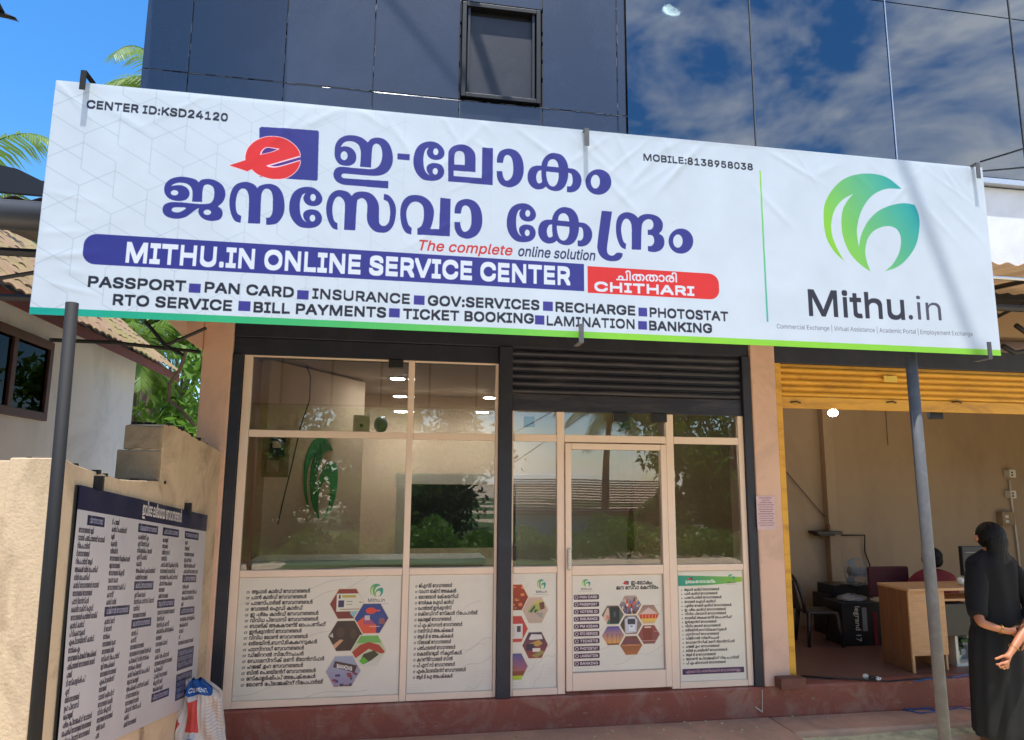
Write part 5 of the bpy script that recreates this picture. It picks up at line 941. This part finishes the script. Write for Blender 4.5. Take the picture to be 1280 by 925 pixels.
q = at(172, 470, 14.5); palm(q[0]-.1, 14.5, q[2]+.3, 'young palm drooping beside the white wall end', 13, 1.5, 14, (.0, .0))
# the yard across the road (the shop glass mirrors it)
for i, (x, y, h, r0, m, lb) in enumerate(((-3.5, -9, 4.6, 2.2, 'leaf2', 'dark green roadside tree across the yard, leftmost'), (-.2, -11, 3.9, 2.1, 'leaf', 'bright green bushy tree across the yard'), (1.6, -12, 5.2, 2.2, 'leaf2', 'tall dark tree across the yard, centre'), (11.2, -10, 5.4, 2.4, 'leaf', 'tall bright tree across the yard at the right'), (13, -13, 6.5, 3, 'leaf2', 'big dark tree far right across the yard'), (-9, -12, 6, 3, 'leaf2', 'big dark tree far left across the yard'), (8.9, -10.2, 1.5, .8, 'leaf', 'low green shrub in front of the tiled outhouse'))):
    tree(x, y, h, r0, lb, 30+i, 7000, m, .08, None, .13)
for i in (0, 1, 2, 3, 4, 7, 8): tree(-20+i*5.2, -19-(i%2)*3, 7.5, 4.2, ['tree of the dark row far across the yard, '+w for w in ('first from the left', 'second from the left', 'third from the left', 'fourth from the left', 'middle one', 'sixth from the left', 'seventh from the left', 'eighth from the left', 'last at the right')][i], 60+i, 6000, 'leaf2', .05, 'trees far across the yard', .2)
r_ = np.random.default_rng(77); n_ = 34000; P_ = np.stack([r_.uniform(-16, 18, n_), r_.uniform(-9.5, -6.2, n_), np.zeros(n_)], 1); P_[:, 2] = r_.random(n_)**.8*(.55+.35*np.sin(P_[:, 0]*1.7)*np.sin(P_[:, 0]*.61+1)+.2*np.sin(P_[:, 0]*5.3))
a_2 = r_.normal(0, 1, (n_, 3)); a_2 /= np.linalg.norm(a_2, axis=1)[:, None]; b_2 = np.cross(a_2, r_.normal(0, 1, (n_, 3))); b_2 /= np.linalg.norm(b_2, axis=1)[:, None]
V_ = np.stack([P_-a_2*.09, P_-b_2*.04, P_+a_2*.1, P_+b_2*.04], 1).reshape(-1, 3); me = bpy.data.meshes.new('undergrowth'); me.from_pydata(V_.tolist(), [], np.arange(n_*4).reshape(-1, 4).tolist()); me.materials.append(M['leaf']); o = bpy.data.objects.new('undergrowth', me); C.objects.link(o); o['kind'] = 'stuff'; tag(o, 'low leafy undergrowth along the far side of the yard', 'undergrowth')
palm(8.6, -16, 4.6, 'coconut palm across the yard behind the tiled outhouse', 16, 2.8, 40, (.3, .1))
oh = thing('tiled_outhouse', 'low outhouse with a red tiled roof across the yard', 'house', (7, -13, 0)); box('wall', 'whitewall', 4.2, 10, -15, -11.6, 0, .95, oh, 0)
rt2 = MB()
for i in range(14):
    for j in range(34):
        a = 3.9+j*.19; z = .85+i*.085; y_ = -11.3-i*.17; rt2.box(a, a+.18, y_-.19, y_, z+.006*(j % 2), z+.05+.006*(j % 2))
o = rt2.build('roof_tiles', 'reddishtile', oh); o['kind'] = 'stuff'
# bird and overhead wires
q = at(3, 18, 9); bd = thing('crow', 'small black crow in flight at the top left corner', 'bird', tuple(q)); MB().loft([[(q[0]+dx, q[1]+ry*math.cos(a), q[2]+rz*math.sin(a)-dx*.25) for a in [k*math.pi/4 for k in range(8)]] for dx, ry, rz in ((-.17, .005, .005), (-.12, .03, .03), (-.02, .045, .045), (.08, .03, .026), (.16, .035, .008))]).build('body', 'hair', bd, True)
for s_ in (-1, 1): MB().prism([(q[0]-.08, q[1], q[2]+.03), (q[0]+.04, q[1], q[2]+.0), (q[0]-.02+.05, q[1]+s_*.32, q[2]+.12), (q[0]-.12, q[1]+s_*.30, q[2]+.14)], (0, 0, .006)).build('wing', 'hair', bd)
def oh_wire(a, b, sag, label, r=.007):
    o = MB().tube([(a[0]+(b[0]-a[0])*k/16, a[1]+(b[1]-a[1])*k/16, a[2]+(b[2]-a[2])*k/16-sag*4*(k/16)*(1-k/16)) for k in range(17)], r, 6).build('overhead_wire', 'black', None, True); tag(o, label, 'wire', 'overhead wires at the upper right')
a = at(1226, 202, 4.4); b = at(1300, 172, 3.6); d = np.array(b)-np.array(a); oh_wire(a, np.array(a)+d*9, .1, 'upper black overhead wire leaving the right end of the banner')
a = at(1226, 214, 4.4); b = at(1300, 200, 3.6); d = np.array(b)-np.array(a); oh_wire(a, np.array(a)+d*9, .1, 'lower black overhead wire leaving the right end of the banner')

# bars added above the view, only to cast shadows on banner and navy panels
def cast_shadow_bar(a, b, s1, r, label):
    a = Vector([float(v) for v in a]); b = Vector([float(v) for v in b]); q1 = a+sdir*s1; s2 = (q1.z-b.z)/sdir.z; q2 = b+sdir*s2; d = (q2-q1).normalized()
    k0 = (5.19-q1.y)/d.y; k1 = (q2-q1).length+.12
    p, q = q1+d*k0, q1+d*k1; o = MB().tube([p, p.lerp(q, .5), q], r, 8).build('added_shadow_bar', 'black', None, True); tag(o, label, 'shadow caster', 'added shadow bars above the view')
cast_shadow_bar(at(1130, 205, 3.675), at(1224, 445, 3.675), 4.6, .028, 'thick black bar added above the view to cast the slanting shadow on the banner')
cast_shadow_bar(at(490, 0, 5.195), at(572, 102, 5.195), 2.6, .016, 'thin black bar added above the view to cast a shadow on the navy panels')
# old paint and chips on the plinth
cp = MB(); rc_ = random.Random(31)
for k in range(42):
    x = rc_.uniform(-1.2, 6.5); z = rc_.uniform(.07, .28); w5 = rc_.uniform(.01, .05); cp.prism([(x, YF-.0135, z), (x+w5, YF-.0135, z+rc_.uniform(-.006, .006)), (x+w5*.8, YF-.0135, z+.008), (x+w5*.1, YF-.0135, z+.006)], (0, .003, 0))
o = cp.build('paint_chips', 'cement', None); o['kind'] = 'structure'
mk = thing('chalk_mark', 'white chalk stroke and tick on the red plinth below the beige pillar', 'mark', (3.2, YF-.02, .2)); c0, c1, c2, c3 = (at(*q, YF-.016) for q in ((953, 862), (953, 890), (944, 884), (949, 887)))
MB().tube([tuple(c0), tuple(c1)], .004, 4).build('stroke', 'cream', mk); MB().tube([tuple(c1), tuple(c2)], .005, 4).build('tick', 'cream', mk)
db = MB()
for k in range(260):
    x = rc_.uniform(-1, 7); y = rc_.uniform(5.0, 5.77) if x < 3.2 else rc_.uniform(4.6, 5.77); s5 = rc_.uniform(.002, .009); z0 = .052 if (x < 3.2 or y > 5.44) else .02
    db.box(x, x+s5*2, y, y+s5*1.5, z0, z0+s5*.7)
o = db.build('grit', 'sand'); o['kind'] = 'stuff'; tag(o, 'fine grit and crumbs scattered on the step and sand', 'grit')
# ---------------------------------------------------------------- people
def skinned(name, J, E_, parent, m='skin', sub=2):
    """one continuous body grown round a skeleton: J name -> (x, y, z, radius or (rx, ry)); the first joint is the root"""
    ks = list(J); me = bpy.data.meshes.new(name); me.from_pydata([J[k][:3] for k in ks], [(ks.index(a), ks.index(b)) for a, b in E_], [])
    me.materials.append(M[m]); o = bpy.data.objects.new(name, me); C.objects.link(o); md = o.modifiers.new('flesh', 'SKIN'); md.use_smooth_shade = True; md.branch_smoothing = .4
    for i, k in enumerate(ks):
        r = J[k][3]; me.skin_vertices[0].data[i].radius = r if isinstance(r, tuple) else (r, r)
    me.skin_vertices[0].data[0].use_root = True
    s = o.modifiers.new('round', 'SUBSURF'); s.levels = sub; s.render_levels = sub
    if parent: o.parent = parent; o.matrix_parent_inverse = parent.matrix_basis.inverted()
    return o
def rings(spec, n=28, fold=0., seed=0, k=9):
    """clothing: stacked rings (cx, cy, z, rx, ry) with soft folds"""
    r = random.Random(seed); ph = r.uniform(0, 6); out = []
    for i, (cx, cy, z, rx, ry) in enumerate(spec):
        out.append([(cx+(rx+fold*math.sin(k*a+ph+i*.35)*(.4+.6*i/len(spec)))*math.cos(a), cy+(ry+fold*math.sin(k*a+ph+i*.35+.6)*(.4+.6*i/len(spec)))*math.sin(a), z+fold*.5*math.sin(3*a+i)) for a in [2*math.pi*q/n for q in range(n)]])
    return out
wx, wy = 4.765, 5.03
Wm = thing('person', 'woman in black top and long black skirt seen from behind, hands clasped behind her', 'person', (wx, wy, 0))
def h_(px, py, Y=4.80): return tuple(float(v) for v in at(px, py, Y))
J = {'pelvis': (wx, wy, .93, (.13, .10)), 'waist': (wx, wy, 1.08, (.11, .085)), 'chest': (wx, wy, 1.27, (.13, .095)), 'yoke': (wx, wy-.01, 1.385, (.09, .07)), 'neck0': (wx, wy-.01, 1.45, .052), 'neck': (wx, wy, 1.50, .047), 'jaw': (wx, wy+.03, 1.545, (.055, .058)), 'head': (wx, wy+.02, 1.60, (.07, .074)), 'crown': (wx, wy+.015, 1.65, (.045, .05)),
 'sL': (wx-.165, wy-.01, 1.37, .052), 'eL': (wx-.235, wy-.07, 1.02, .042), 'fL': (*h_(1226, 779, 4.88), .037), 'wL': (*h_(1255, 788, 4.83), .025), 'hL': (*h_(1266, 790, 4.83), (.034, .018)), 'kL': (*h_(1273, 796, 4.84), (.032, .014)),
 'sR': (wx+.165, wy-.01, 1.37, .052), 'eR': (wx+.255, wy-.10, 1.04, .042), 'fR': (*h_(1281, 788, 4.80), .038), 'wR': (*h_(1265, 813, 4.77), .025), 'hR': (*h_(1261, 821, 4.765), (.034, .02)), 'kR': (*h_(1256, 829, 4.765), (.032, .016)),
 'hipL': (wx-.09, wy, .87, .085), 'knL': (wx-.1, wy+.01, .47, .055), 'anL': (wx-.1, wy, .09, .036), 'toL': (wx-.11, wy+.15, .03, (.035, .02)), 'hipR': (wx+.09, wy, .87, .085), 'knR': (wx+.1, wy+.01, .47, .055), 'anR': (wx+.1, wy, .09, .036), 'toR': (wx+.11, wy+.15, .03, (.035, .02))}
Ed = [('pelvis', 'waist'), ('waist', 'chest'), ('chest', 'yoke'), ('yoke', 'neck0'), ('neck0', 'neck'), ('neck', 'jaw'), ('jaw', 'head'), ('head', 'crown'), ('yoke', 'sL'), ('sL', 'eL'), ('eL', 'fL'), ('fL', 'wL'), ('wL', 'hL'), ('hL', 'kL'), ('yoke', 'sR'), ('sR', 'eR'), ('eR', 'fR'), ('fR', 'wR'), ('wR', 'hR'), ('hR', 'kR'),
 ('pelvis', 'hipL'), ('hipL', 'knL'), ('knL', 'anL'), ('anL', 'toL'), ('pelvis', 'hipR'), ('hipR', 'knR'), ('knR', 'anR'), ('anR', 'toR')]
def finger(root, pts, r0, key, J=J, Ed=Ed, Y=4.765):
    prev = root
    for i, (px, py, dy) in enumerate(pts): k = f'{key}{i}'; J[k] = (*h_(px, py, Y+dy), r0*(1-.12*i)); Ed.append((prev, k)); prev = k
finger('hR', [(1254, 820, -.012), (1248, 822.5, -.018), (1243.5, 823.8, -.02)], .0105, 'thR')
finger('kR', [(1252, 829, -.016), (1248, 831, -.022), (1244.5, 829.5, -.014)], .0095, 'inR')
finger('kR', [(1254, 833, -.012), (1250.5, 834.5, -.02), (1249, 831.5, -.03)], .0095, 'miR')
finger('kR', [(1257.5, 834.5, -.006), (1254.5, 836, -.018), (1252.5, 832.5, -.03)], .009, 'riR')
finger('kR', [(1261, 833.5, .0), (1259, 835.5, -.014), (1257, 832.5, -.026)], .008, 'piR')
finger('hL', [(1268, 784, .02), (1274, 783, .02), (1280, 786, .015)], .0105, 'thL', Y=4.83)
for q_, dx in (('in', 0), ('mi', 1.6), ('ri', 3.0), ('pi', 4.2)): finger('kL', [(1277-dx*.3, 800+dx*1.2, .0), (1280-dx*.3, 804+dx*1.3, -.01), (1279-dx*.5, 807.5+dx*1.2, -.03)], .0092, q_+'L', Y=4.83)
skinned('body', J, Ed, Wm)
top = rings([(wx, wy, .86, .215, .15), (wx, wy, .93, .205, .145), (wx, wy, 1.02, .19, .135), (wx, wy, 1.12, .185, .13), (wx, wy, 1.22, .195, .132), (wx, wy, 1.31, .215, .13), (wx, wy, 1.37, .22, .12), (wx, wy, 1.415, .185, .10), (wx, wy-.005, 1.45, .11, .08), (wx, wy-.005, 1.475, .068, .06)], 36, .012, 3, 8)
o = MB().loft(top).build('top', 'cloth', Wm, True, subd=1); tn = random.Random(6)
skr = rings([(wx, wy, .95, .165, .125), (wx, wy, .88, .205, .15), (wx, wy, .80, .225, .165), (wx, wy, .62, .238, .17), (wx, wy, .42, .244, .175), (wx, wy, .22, .25, .18), (wx, wy, .10, .255, .185), (wx, wy, .075, .252, .182)], 60, .013, 5, 11)
MB().loft(skr).build('skirt', 'skirt', Wm, True, subd=1)
def sleeve(a, b, c_, rs, seed, parent, m='cloth', nm='sleeve'):
    P = [Vector(a), Vector(a).lerp(Vector(b), .5), Vector(b), Vector(b).lerp(Vector(c_), .5), Vector(c_)]; mb = MB(); mb.tube(P, rs, 20)
    r = random.Random(seed); mb.v = [(x+.006*math.sin(z*60+y*30+seed), y+.005*math.sin(z*47+x*35), z) for x, y, z in mb.v]; return mb.build(nm, m, parent, True, subd=1)
eL = J['eL'][:3]; eR = J['eR'][:3]
sleeve((wx-.135, wy-.0, 1.385), (eL[0]-.005, eL[1], eL[2]+.02), tuple(Vector(eL).lerp(Vector(J['fL'][:3]), .55)), [.07, .084, .076, .068, .062], 1, Wm)
sleeve((wx+.135, wy-.0, 1.385), (eR[0]+.005, eR[1], eR[2]+.02), tuple(Vector(eR).lerp(Vector(J['fR'][:3]), .5)), [.07, .084, .076, .068, .062], 2, Wm)
def hairmesh(rr, seed, parent, m='hair', nm='hair'):
    mb = MB().loft(rr); r = random.Random(seed); mb.v = [(x+.0022*math.sin(x*420+z*40+r.random()), y+.0026*math.sin(x*510+z*60+r.random()), z+.0015*math.sin(x*300)) for x, y, z in mb.v]; return mb.build(nm, m, parent, True, subd=1)
hairmesh(dome((wx+.012, wy-.004, 1.582), (.1, .114, .112), 16, 72), 1, Wm)
hairmesh([[(wx+.012+a*math.cos(q), wy-.055+b*math.sin(q), z) for q in [2*math.pi*k/64 for k in range(64)]] for z, a, b in ((1.62, .05, .045), (1.56, .096, .066), (1.51, .086, .064), (1.47, .074, .06), (1.43, .1, .06), (1.38, .135, .06), (1.31, .13, .055), (1.24, .1, .045), (1.15, .05, .02))], 2, Wm, nm='loose_hair')
MB().tube([(wx+.05*math.cos(a), wy-.098+.02*abs(math.cos(a)), 1.525+.018*math.sin(a)) for a in [k*math.pi/8 for k in range(17)]], .007, 6).build('hair_band', 'cloth', Wm, True)
for s_ in (-1, 1): MB().loft(dome((wx+.006+s_*.09, wy+.035, 1.562), (.011, .02, .026), 6, 10)).build('ear', 'skin', Wm, True)
MB().loft(dome((wx, wy+.112, 1.575), (.014, .02, .022), 6, 10)).build('nose', 'skin', Wm, True)
for s_ in (-1, 1): MB().loft(dome((wx+s_*.033, wy+.094, 1.595), (.015, .008, .008), 6, 10)).build('eye', 'cream', Wm, True)
MB().loft(dome((wx, wy+.1, 1.54), (.024, .01, .007), 6, 10)).build('mouth', 'maroon', Wm, True)
def bangle(c, d, r, tr=.0022, m='gold'):
    d = Vector(d).normalized(); a = d.orthogonal().normalized(); b = d.cross(a); MB().tube([tuple(Vector(c)+(a*math.cos(t)+b*math.sin(t))*r) for t in [2*math.pi*k/20 for k in range(21)]], tr, 6, False).build('bangle', m, Wm, True)
vL = Vector(J['wL'][:3])-Vector(J['fL'][:3]); vR = Vector(J['wR'][:3])-Vector(J['fR'][:3])
for k in (.82, .88): bangle(Vector(J['fL'][:3])+vL*k, vL, .034)
for k in (.86,): bangle(Vector(J['fR'][:3])+vR*k, vR, .034)
# seated man behind the desk
mY = 6.75; q = at(1165, 698, mY); mx_, mz = float(q[0]), float(q[2])
Mn = thing('person', 'seated person in dark red shirt behind the wooden desk, back of head to us', 'person', (mx_, mY, .3))
J2 = {'pelvis': (mx_, mY, .86-.05, (.15, .11)), 'waist': (mx_, mY, mz-.46, (.13, .1)), 'chest': (mx_, mY, mz-.30, (.16, .1)), 'yoke': (mx_, mY, mz-.165, (.1, .07)), 'neck': (mx_, mY+.01, mz-.12, .055), 'jaw': (mx_, mY+.03, mz-.06, (.062, .075)), 'head': (mx_, mY+.02, mz+.01, (.076, .092)), 'crown': (mx_, mY+.01, mz+.07, (.05, .06)),
 'sL': (mx_-.18, mY, mz-.19, .058), 'eL': (mx_-.25, mY+.08, mz-.48, .045), 'wL': (mx_-.12, mY+.3, mz-.5, .03), 'hL': (mx_-.09, mY+.37, mz-.5, (.035, .016)), 'sR': (mx_+.18, mY, mz-.19, .058), 'eR': (mx_+.25, mY+.08, mz-.48, .045), 'wR': (mx_+.12, mY+.3, mz-.5, .03), 'hR': (mx_+.09, mY+.37, mz-.5, (.035, .016)),
 'hipL': (mx_-.1, mY+.02, .8, .09), 'knL': (mx_-.13, mY+.42, .78, .065), 'anL': (mx_-.13, mY+.42, .38, .04), 'toL': (mx_-.13, mY+.56, .335, (.04, .025)), 'hipR': (mx_+.1, mY+.02, .8, .09), 'knR': (mx_+.13, mY+.42, .78, .065), 'anR': (mx_+.13, mY+.42, .38, .04), 'toR': (mx_+.13, mY+.56, .335, (.04, .025))}
E2 = [('pelvis', 'waist'), ('waist', 'chest'), ('chest', 'yoke'), ('yoke', 'neck'), ('neck', 'jaw'), ('jaw', 'head'), ('head', 'crown'), ('yoke', 'sL'), ('sL', 'eL'), ('eL', 'wL'), ('wL', 'hL'), ('yoke', 'sR'), ('sR', 'eR'), ('eR', 'wR'), ('wR', 'hR'), ('pelvis', 'hipL'), ('hipL', 'knL'), ('knL', 'anL'), ('anL', 'toL'), ('pelvis', 'hipR'), ('hipR', 'knR'), ('knR', 'anR'), ('anR', 'toR')]
for s_, hh in ((-1, 'hL'), (1, 'hR')):
    b_ = J2[hh]
    for i in range(5):
        off = (-.03+.016*i); prev = hh
        for j in range(2): k = f'{hh}f{i}{j}'; J2[k] = (b_[0]+off*(1+.2*j)-(s_*.03 if i == 4 else 0), b_[1]+(.03+.03*j)*(.7 if i == 4 else 1), b_[2]-.01*j, .009); E2.append((prev, k)); prev = k
skinned('body', J2, E2, Mn)
MB().loft(rings([(mx_, mY, .78, .19, .14), (mx_, mY, mz-.5, .2, .14), (mx_, mY, mz-.36, .23, .145), (mx_, mY, mz-.22, .255, .135), (mx_, mY, mz-.165, .235, .12), (mx_, mY, mz-.128, .15, .09), (mx_, mY, mz-.1, .068, .066)], 28, .006, 8, 6)).build('shirt', 'maroon', Mn, True, subd=1)
for s_ in (-1, 1): sleeve((mx_+s_*.17, mY, mz-.17), (mx_+s_*.26, mY+.06, mz-.44), (mx_+s_*.23, mY+.16, mz-.48), [.075, .078, .07, .062, .056], 3, Mn, 'maroon')
MB().loft(rings([(mx_, mY+.0, .72, .2, .15), (mx_, mY+.02, .84, .19, .14)], 20)).build('trousers', 'skirt', Mn, True)
for s_ in (-1, 1): MB().tube([(mx_+s_*.1, mY, .8), (mx_+s_*.13, mY+.42, .79), (mx_+s_*.13, mY+.43, .4)], [.1, .078, .06], 14).build('trouser_leg', 'skirt', Mn, True, subd=1)
hairmesh(dome((mx_, mY-.004, mz+.032), (.094, .108, .086), 12, 24), 4, Mn); hairmesh(dome((mx_, mY-.05, mz-.02), (.078, .058, .07), 10, 20), 5, Mn, nm='nape_hair')
for s_ in (-1, 1): MB().loft(dome((mx_+s_*.088, mY+.03, mz-.01), (.012, .022, .03), 6, 10)).build('ear', 'skin', Mn, True)
MB().loft(dome((mx_, mY+.125, mz-.01), (.014, .02, .022), 6, 10)).build('nose', 'skin', Mn, True); MB().loft(dome((mx_, mY+.115, mz-.05), (.026, .01, .007), 6, 10)).build('mouth', 'maroondark', Mn, True)
for s_ in (-1, 1): MB().loft(dome((mx_+s_*.033, mY+.108, mz+.01), (.015, .008, .008), 6, 10)).build('eye', 'cream', Mn, True)
och = thing('office_chair', 'dark maroon backed office chair behind the desk, left of the seated person', 'chair', (mx_-.1, mY-.1, .3)); qa, qb = at(1115, 714, mY-.16), at(1140, 738, mY-.16)
box('backrest', 'maroondark', qa[0], at(1137, 720, mY+.2)[0], mY+.20, mY+.245, qb[2]-.12, qa[2]+.0, och, .02); box('seat', 'maroondark', mx_-.25, mx_+.2, mY-.16, mY+.22, .68, .715, och, .02)
MB().tube([(mx_, mY, .36), (mx_, mY, .68)], .03, 10).build('column', 'black', och, True)
for k in range(5): a = k*1.257; MB().tube([(mx_, mY, .37), (mx_+.25*math.cos(a), mY+.25*math.sin(a), .335)], .02, 6).build('foot', 'black', och, True); MB().loft(dome((mx_+.25*math.cos(a), mY+.25*math.sin(a), .326), (.024, .024, .024), 6, 10)).build('castor', 'black', och, True)
bpy.data.objects.remove(_to)
